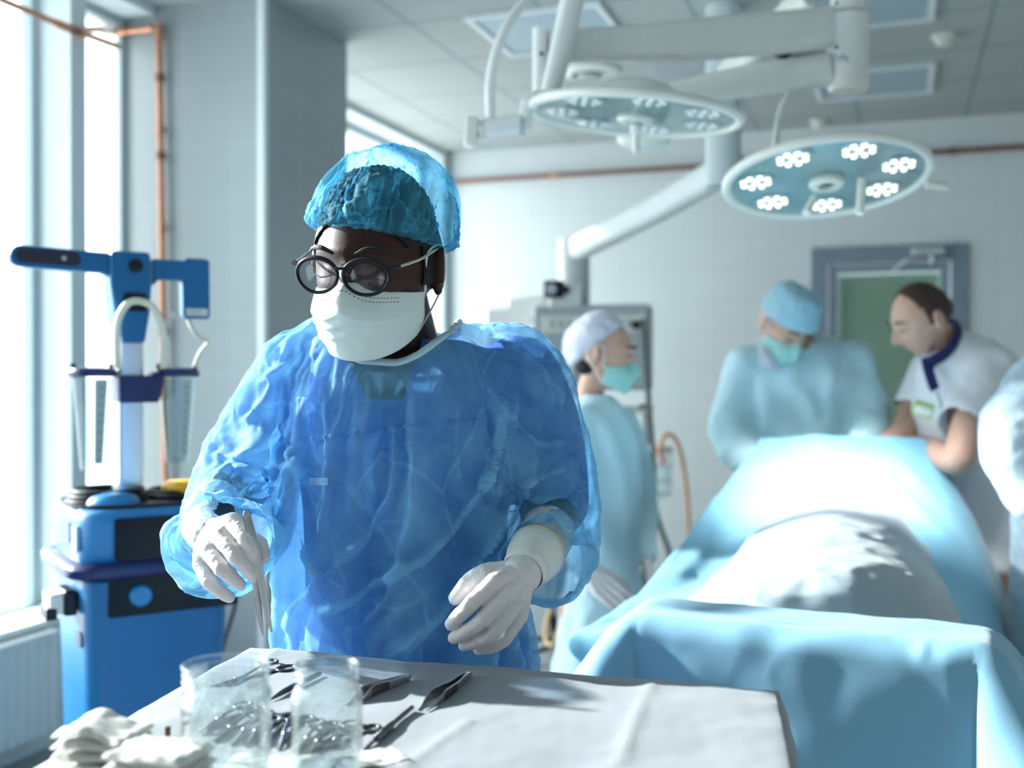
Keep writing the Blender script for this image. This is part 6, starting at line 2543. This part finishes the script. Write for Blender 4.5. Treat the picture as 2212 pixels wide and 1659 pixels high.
H_.xf(WM).build('hair', M_HAIR_BLACK, wm)
face_bits(WM, wm, M_HAIR_BLACK)
plain_mask(WM, M_MASK_GREEN, wm, top=-0.030, low=-0.124)
js, palm, rs = simple_hand(P(1266, 1232, 3.39), P(1312, 1272, 3.34), (0.75, -0.2, -0.55), (0.1, 0.75, -0.5), 1.0, 0.4)
link_mesh('glove', hand_mesh(js, palm, rs, 0.0022), M_GLOVE, wm, angle=180)
js, palm, rs = simple_hand(P(1398, 1200, 3.80), P(1398, 1246, 3.76), (0.2, -0.1, -1), (-1, 0.1, 0), 0.95, 0.4)
link_mesh('glove', hand_mesh(js, palm, rs, 0.0022), M_GLOVE, wm, angle=180)

# ---------------- surgeon behind the frame
GD = 4.1
sg_ = thing('person', 'surgeon in a light blue gown, tall cap, glasses and green mask bending over the patient', 'person', (P(1720, 1000, GD).x, GD, 0))
GM = head_matrix(P(1694, 706, GD - 0.05), 20, 34, 8, 1.06)
rowsG = [(728, 1640, 1800, 4.14, 0.07), (756, 1606, 1840, 4.14, 0.11), (800, 1588, 1868, 4.14, 0.14), (880, 1592, 1866, 4.13, 0.155), (980, 1602, 1850, 4.13, 0.16), (1150, 1600, 1850, 4.14, 0.17), (1400, 1590, 1860, 4.14, 0.18)]
armGl = [PR(1618, 790, 4.13, 0.085), PR(1588, 860, 4.10, 0.080), PR(1580, 935, 4.04, 0.078), PR(1612, 995, 3.94, 0.070), PR(1690, 1000, 3.90, 0.055)]
armGr = [PR(1838, 782, 4.13, 0.085), PR(1866, 850, 4.09, 0.078), PR(1880, 912, 4.00, 0.075), PR(1872, 940, 3.92, 0.064), PR(1860, 948, 3.87, 0.05)]
mb = MB()
head_into(mb, GM)
limb(mb, [PR(1705, 740, 4.10, 0.055), PR(1718, 775, 4.14, 0.06), PR(1724, 830, 4.14, 0.08)])
mb.rings(torso_rings([(y, l + 14, r - 14, d, h - 0.025) for (y, l, r, d, h) in rowsG], GD))
for ar_ in (armGl, armGr):
    limb(mb, [(x, y, z, r - 0.028) for (x, y, z, r) in ar_])
for sx in (-0.10, 0.10):
    hx = P(1725, 1000, GD).x + sx
    limb(mb, [(hx, GD + 0.04, 0.8, 0.09), (hx, GD + 0.04, 0.45, 0.06), (hx, GD + 0.05, 0.10, 0.045)])
    MB().ball((hx, GD - 0.02, 0.04), (0.05, 0.13, 0.04), 16, 10).build('shoe', M_IVORY, sg_)
link_mesh('body', fuse(mb, 0.006, 2), M_SKIN_FAIR, sg_)
fG = [([P(1690, 800, 3.98), P(1740, 860, 3.97), P(1780, 930, 3.97)], 0.02, 0.03), ([P(1800, 790, 3.99), P(1790, 860, 3.98), P(1800, 950, 3.98)], 0.02, 0.03), ([P(1640, 830, 4.0), P(1650, 900, 3.99), P(1640, 960, 3.98)], 0.025, 0.03), ([P(1860, 870, 4.02), P(1840, 910, 4.0)], 0.02, 0.03)]
NG = np.array(P(1716, 772, 4.10))
garment(rowsG, [armGl, armGr], GD, 'gown', M_GOWN_BACK, sg_, 0.015, 100, 0.028, folds=fG, open_=lambda c: (np.hypot(c[:, 0] - NG[0], c[:, 1] - NG[1]) < 0.075) & (c[:, 2] > NG[2] - 0.03))
m = MB()
for pts in (((1650, 742), (1672, 772), (1690, 800), (1650, 800), (1640, 770)),):
    m.add([list(P(x, y, 3.99 - 0.0006 * i)) for i, (x, y) in enumerate(pts)], [(0, 1, 2, 3, 4)])
m.build('shirt_collar', M_WCAP, sg_, solid=0.004)
M_SCAP = sheet_mat('pale_blue_cap', (0.42, 0.70, 0.84), clear=0.0, through=0.3, sheen=0.3)
dome_cap(GM, 'surgeon_cap', M_SCAP, sg_, 0.090, 0.116, 0.108, (0, 0.0, 0.040), -6, 101, 0.002, 0.010, 0.5)
plain_mask(GM, M_MASK_GREEN, sg_, top=-0.018, low=-0.128)
face_bits(GM, sg_, M_HAIR_BROWN)
M_WIRE = solid_mat('spectacle_wire', (0.6, 0.6, 0.6), 0.2, metal=1.0)
m = MB()
for sx in (-1, 1):
    m.tube([GM @ Vector((sx * 0.033 + 0.024 * math.cos(a), -0.118, 0.002 + 0.018 * math.sin(a))) for a in np.linspace(0, 2 * PI, 25)], 0.0014, 6)
    m.tube([GM @ Vector((sx * 0.057, -0.116, 0.006)), GM @ Vector((sx * 0.079, -0.085, 0.010)), GM @ Vector((sx * 0.086, 0.0, 0.018))], 0.0017, 6)
m.tube([GM @ Vector((-0.009, -0.118, 0.004)), GM @ Vector((0.009, -0.118, 0.004))], 0.0014, 6)
m.build('eyeglasses', M_WIRE, sg_)
js, palm, rs = simple_hand(P(1862, 952, 3.93), P(1838, 962, 3.92), (-0.7, -0.5, -0.4), (0, 0.5, -0.8), 1.0, 0.5)
link_mesh('glove', hand_mesh(js, palm, rs, 0.0025), M_CUFF, sg_, angle=180)
js, palm, rs = simple_hand(P(1700, 1000, 3.90), P(1740, 1000, 3.90), (0.8, 0.0, -0.4), (0, 0.5, -0.8), 1.0, 0.5)
link_mesh('glove', hand_mesh(js, palm, rs, 0.0025), M_CUFF, sg_, angle=180)

# ---------------- doctor in the white polo shirt
DD = 3.85
dc = thing('person', 'man with dark thinning hair in a white polo shirt with navy collar, leaning in', 'person', (P(2150, 1000, DD).x, DD, 0))
DM = head_matrix(P(1990, 690, DD), -80, 24, 4, 1.04)
rowsD = [(712, 2046, 2092, 3.90, 0.05), (738, 2014, 2140, 3.90, 0.10), (775, 1994, 2186, 3.90, 0.14), (820, 1982, 2206, 3.90, 0.17), (880, 1972, 2202, 3.90, 0.18), (950, 1980, 2196, 3.90, 0.18), (1030, 2006, 2200, 3.91, 0.18), (1110, 2030, 2212, 3.92, 0.18), (1220, 2040, 2215, 3.93, 0.18)]
slN = [PR(2138, 805, 3.78, 0.092), PR(2122, 850, 3.72, 0.088), PR(2098, 895, 3.66, 0.084), PR(2082, 922, 3.63, 0.080)]
slF = [PR(2010, 800, 4.0, 0.075), PR(1990, 845, 4.0, 0.07), PR(1970, 884, 3.99, 0.066)]
armN = [PR(2130, 810, 3.78, 0.055), PR(2098, 895, 3.66, 0.052), PR(2078, 962, 3.60, 0.050), PR(2066, 992, 3.60, 0.047), PR(2036, 988, 3.68, 0.046), PR(1998, 966, 3.80, 0.038), PR(1950, 962, 3.90, 0.030)]
armF = [PR(2010, 800, 4.0, 0.05), PR(1970, 884, 3.99, 0.048), PR(1955, 925, 3.92, 0.046), PR(1925, 950, 3.85, 0.036), PR(1890, 968, 3.80, 0.029)]
mb = MB()
head_into(mb, DM, nose=1.6)
limb(mb, [PR(2012, 715, 3.86, 0.058), PR(2040, 740, 3.89, 0.062), PR(2080, 780, 3.90, 0.08)])
mb.rings(torso_rings([(y, l + 12, r - 12, d, h - 0.02) for (y, l, r, d, h) in rowsD], DD))
limb(mb, armN)
limb(mb, armF)
for (ax_, ay, az) in ((1945, 962, 3.905), (1886, 970, 3.80)):
    js, palm, rs = simple_hand(P(ax_, ay, az), P(ax_ - 40, ay + 14, az - 0.02), (-0.7, -0.2, -0.5), (0, 0.3, -0.9), 1.0, 0.5)
    for ch, rr in zip(js, rs):
        q = spline([(*p_, r) for p_, r in zip(ch, rr)], 5)
        mb.tube(q[:, :3], q[:, 3], 12)
        mb.ball(q[-1, :3], q[-1, 3], 12, 8)
    for (a, ra, b, rb) in palm:
        mb.tube([a, Vector(a).lerp(b, 0.5), b], [ra, (ra + rb) / 2, rb], 12)
for sx in (-0.10, 0.10):
    hx = P(2125, 1000, DD).x + sx
    limb(mb, [(hx, DD + 0.06, 0.8, 0.09), (hx, DD + 0.06, 0.45, 0.06), (hx, DD + 0.07, 0.10, 0.045)])
    MB().ball((hx - 0.03, DD + 0.03, 0.04), (0.10, 0.09, 0.04), 16, 10).build('shoe', M_IVORY, dc)
link_mesh('body', fuse(mb, 0.0042, 2), M_SKIN_FAIR, dc)
ND = np.array(P(2034, 738, 3.88))


def d_open(c):
    a1 = np.linalg.norm(c - ND, axis=1) < 0.072
    for s in (slN, slF):
        a, b = np.array(s[-2][:3]), np.array(s[-1][:3])
        d = (b - a) / np.linalg.norm(b - a)
        rel = c - b
        al = rel @ d
        off = np.linalg.norm(rel - al[:, None] * d, axis=1)
        a1 |= (al > 0) & (al < 0.11) & (off < 0.088)
    return a1


M_POLO = sheet_mat('white_polo', (0.88, 0.90, 0.95), clear=0.0, through=0.1, sheen=0.2)
fD = [([P(2150, 860, 3.66), P(2110, 900, 3.62), P(2060, 925, 3.60)], 0.015, 0.025), ([P(2190, 880, 3.75), P(2150, 930, 3.72), P(2120, 960, 3.72)], 0.015, 0.025), ([P(2030, 880, 3.70), P(2050, 960, 3.72), P(2060, 1050, 3.73)], 0.012, 0.025)]
garment(rowsD, [slN, slF], DD, 'polo_shirt', M_POLO, dc, 0.013, 110, 0.016, folds=fD, open_=d_open)
M_NAVYCLOTH = solid_mat('navy_cloth', (0.008, 0.015, 0.10), 0.8)
col_pts = [P(2004, 792, 3.80), P(2014, 780, 3.78), P(2044, 762, 3.78), P(2068, 732, 3.80), P(2072, 706, 3.88), P(2050, 702, 3.96), P(2010, 745, 3.99), P(1997, 775, 3.92)]
q = spline(col_pts, 8)
MB().tube(q, 0.022, 10, flat=0.28, up=(0.3, 0.4, 0.85)).build('collar', M_NAVYCLOTH, dc)
q = spline([P(2000, 772, 3.80), P(2006, 800, 3.76), P(2016, 832, 3.715), P(2022, 842, 3.71)], 6)
MB().tube(q, [0.017] * (len(q) - 1) + [0.012], 10, flat=0.2, up=(-0.3, -0.9, 0.2)).build('placket', M_NAVYCLOTH, dc)
q = spline([P(2024, 845, 3.70), P(2034, 880, 3.69), P(2038, 940, 3.70)], 6)
MB().tube(q, 0.004, 8).build('front_seam', solid_mat('grey_seam', (0.35, 0.38, 0.42), 0.8), dc)
M_GREEN = solid_mat('badge_green', (0.35, 0.52, 0.20), 0.5)
bm_ = Matrix.Translation(P(1994, 884, 3.688)) @ Matrix.Rotation(-0.35, 4, 'Y') @ Matrix.Rotation(0.2, 4, 'Y')
Bm = Matrix.Translation(P(1994, 884, 3.695)) @ Matrix.Rotation(0.3, 4, 'Y') @ Matrix.Rotation(PI / 2, 4, 'X')
bd = MB().prism(rounded(0.068, 0.052, 0.008), 0.006, Bm).build('name_badge', M_GREEN, dc, angle=30)
MB().prism(rounded(0.055, 0.026, 0.004), 0.003, Bm @ Matrix.Translation((0, -0.006, 0.004))).build('badge_card', M_WHITE, bd, angle=30)
# thinning hair: a cap of hair with a high hairline
Hh = head_points(200, 180)
Hh = Hh * np.array([1.05, 1.05, 1.05])
mb = MB().rings(list(Hh), True, False, True)
v = np.concatenate(mb.v)


def keep_d(p):
    x, y, z = p
    if z > 0.05:
        return y > -0.045 + 0.35 * max(0, abs(x) - 0.03)
    if z > -0.01:
        return y > -0.022
    return y > 0.03 and z > -0.072


mb.f = [f for f in mb.f if all(keep_d(v[i]) for i in f)]
hr = mb.xf(DM).build('hair', M_HAIR_BROWN, dc, solid=0.004)
face_bits(DM, dc, M_HAIR_BROWN)
m = MB()
q = spline([(-0.022, -0.112, -0.073, 0.0012), (0, -0.117, -0.0725, 0.002), (0.022, -0.112, -0.073, 0.0012)], 6)
m.tube(q[:, :3], q[:, 3], 8)
m.xf(DM).build('mouth', solid_mat('lip', (0.36, 0.14, 0.11), 0.4), dc)

# ---------------- figure cut by the right edge
ED = 3.0
ep = thing('person', 'figure in a pale gown cut off by the right edge, only sleeve and gown showing', 'person', (P(2330, 1000, ED).x, ED, 0))
rowsE = [(740, 2300, 2400, 3.05, 0.08), (775, 2255, 2445, 3.05, 0.12), (840, 2225, 2490, 3.05, 0.16), (960, 2215, 2500, 3.05, 0.17), (1150, 2205, 2510, 3.05, 0.18), (1300, 2198, 2520, 3.05, 0.19), (1600, 2190, 2530, 3.05, 0.2), (1750, 2190, 2530, 3.05, 0.2)]
armE = [PR(2262, 830, 2.98, 0.095), PR(2222, 900, 2.90, 0.095), PR(2196, 965, 2.84, 0.090), PR(2218, 1040, 2.78, 0.072), PR(2236, 1080, 2.74, 0.060)]
armE2 = [PR(2460, 830, 3.0, 0.09), PR(2490, 950, 2.95, 0.085), PR(2470, 1050, 2.85, 0.07), PR(2400, 1090, 2.75, 0.05)]
EM = head_matrix(P(2345, 640, 2.98), -30, 25, 0, 1.0)
mb = MB()
head_into(mb, EM)
limb(mb, [PR(2348, 680, 3.02, 0.055), PR(2350, 740, 3.05, 0.06), PR(2352, 800, 3.05, 0.08)])
mb.rings(torso_rings([(y, l + 14, r - 14, d, h - 0.025) for (y, l, r, d, h) in rowsE], ED))
for ar_ in (armE, armE2):
    limb(mb, [(x, y, z, r - 0.03) for (x, y, z, r) in ar_])
for sx in (-0.10, 0.10):
    hx = P(2355, 1000, ED).x + sx
    limb(mb, [(hx, ED + 0.06, 0.5, 0.08), (hx, ED + 0.06, 0.3, 0.06), (hx, ED + 0.07, 0.10, 0.045)])
    MB().ball((hx, ED + 0.0, 0.04), (0.05, 0.12, 0.04), 16, 10).build('shoe', M_IVORY, ep)
link_mesh('body', fuse(mb, 0.007, 2), M_SKIN_FAIR, ep)
M_EGOWN = sheet_mat('pale_edge_gown', (0.58, 0.76, 0.88), clear=0.15, through=0.3, sheen=0.3)
NE = np.array(P(2350, 745, 3.05))
garment(rowsE, [armE, armE2], ED, 'gown', M_EGOWN, ep, 0.013, 120, 0.030, fine=0.012, open_=lambda c: (np.hypot(c[:, 0] - NE[0], c[:, 1] - NE[1]) < 0.08) & (c[:, 2] > NE[2] - 0.02))
dome_cap(EM, 'bouffant_cap', M_SCAP, ep, 0.095, 0.118, 0.10, (0, 0.01, 0.045), -10, 121)
plain_mask(EM, M_MASK_GREEN, ep, top=-0.018, low=-0.126)
js, palm, rs = simple_hand(P(2244, 1092, 2.73), P(2260, 1125, 2.68), (-0.3, -0.4, -0.6), (-0.8, 0.3, 0), 1.0, 0.5)
link_mesh('glove', hand_mesh(js, palm, rs, 0.0025), M_GLOVE, ep, angle=180)
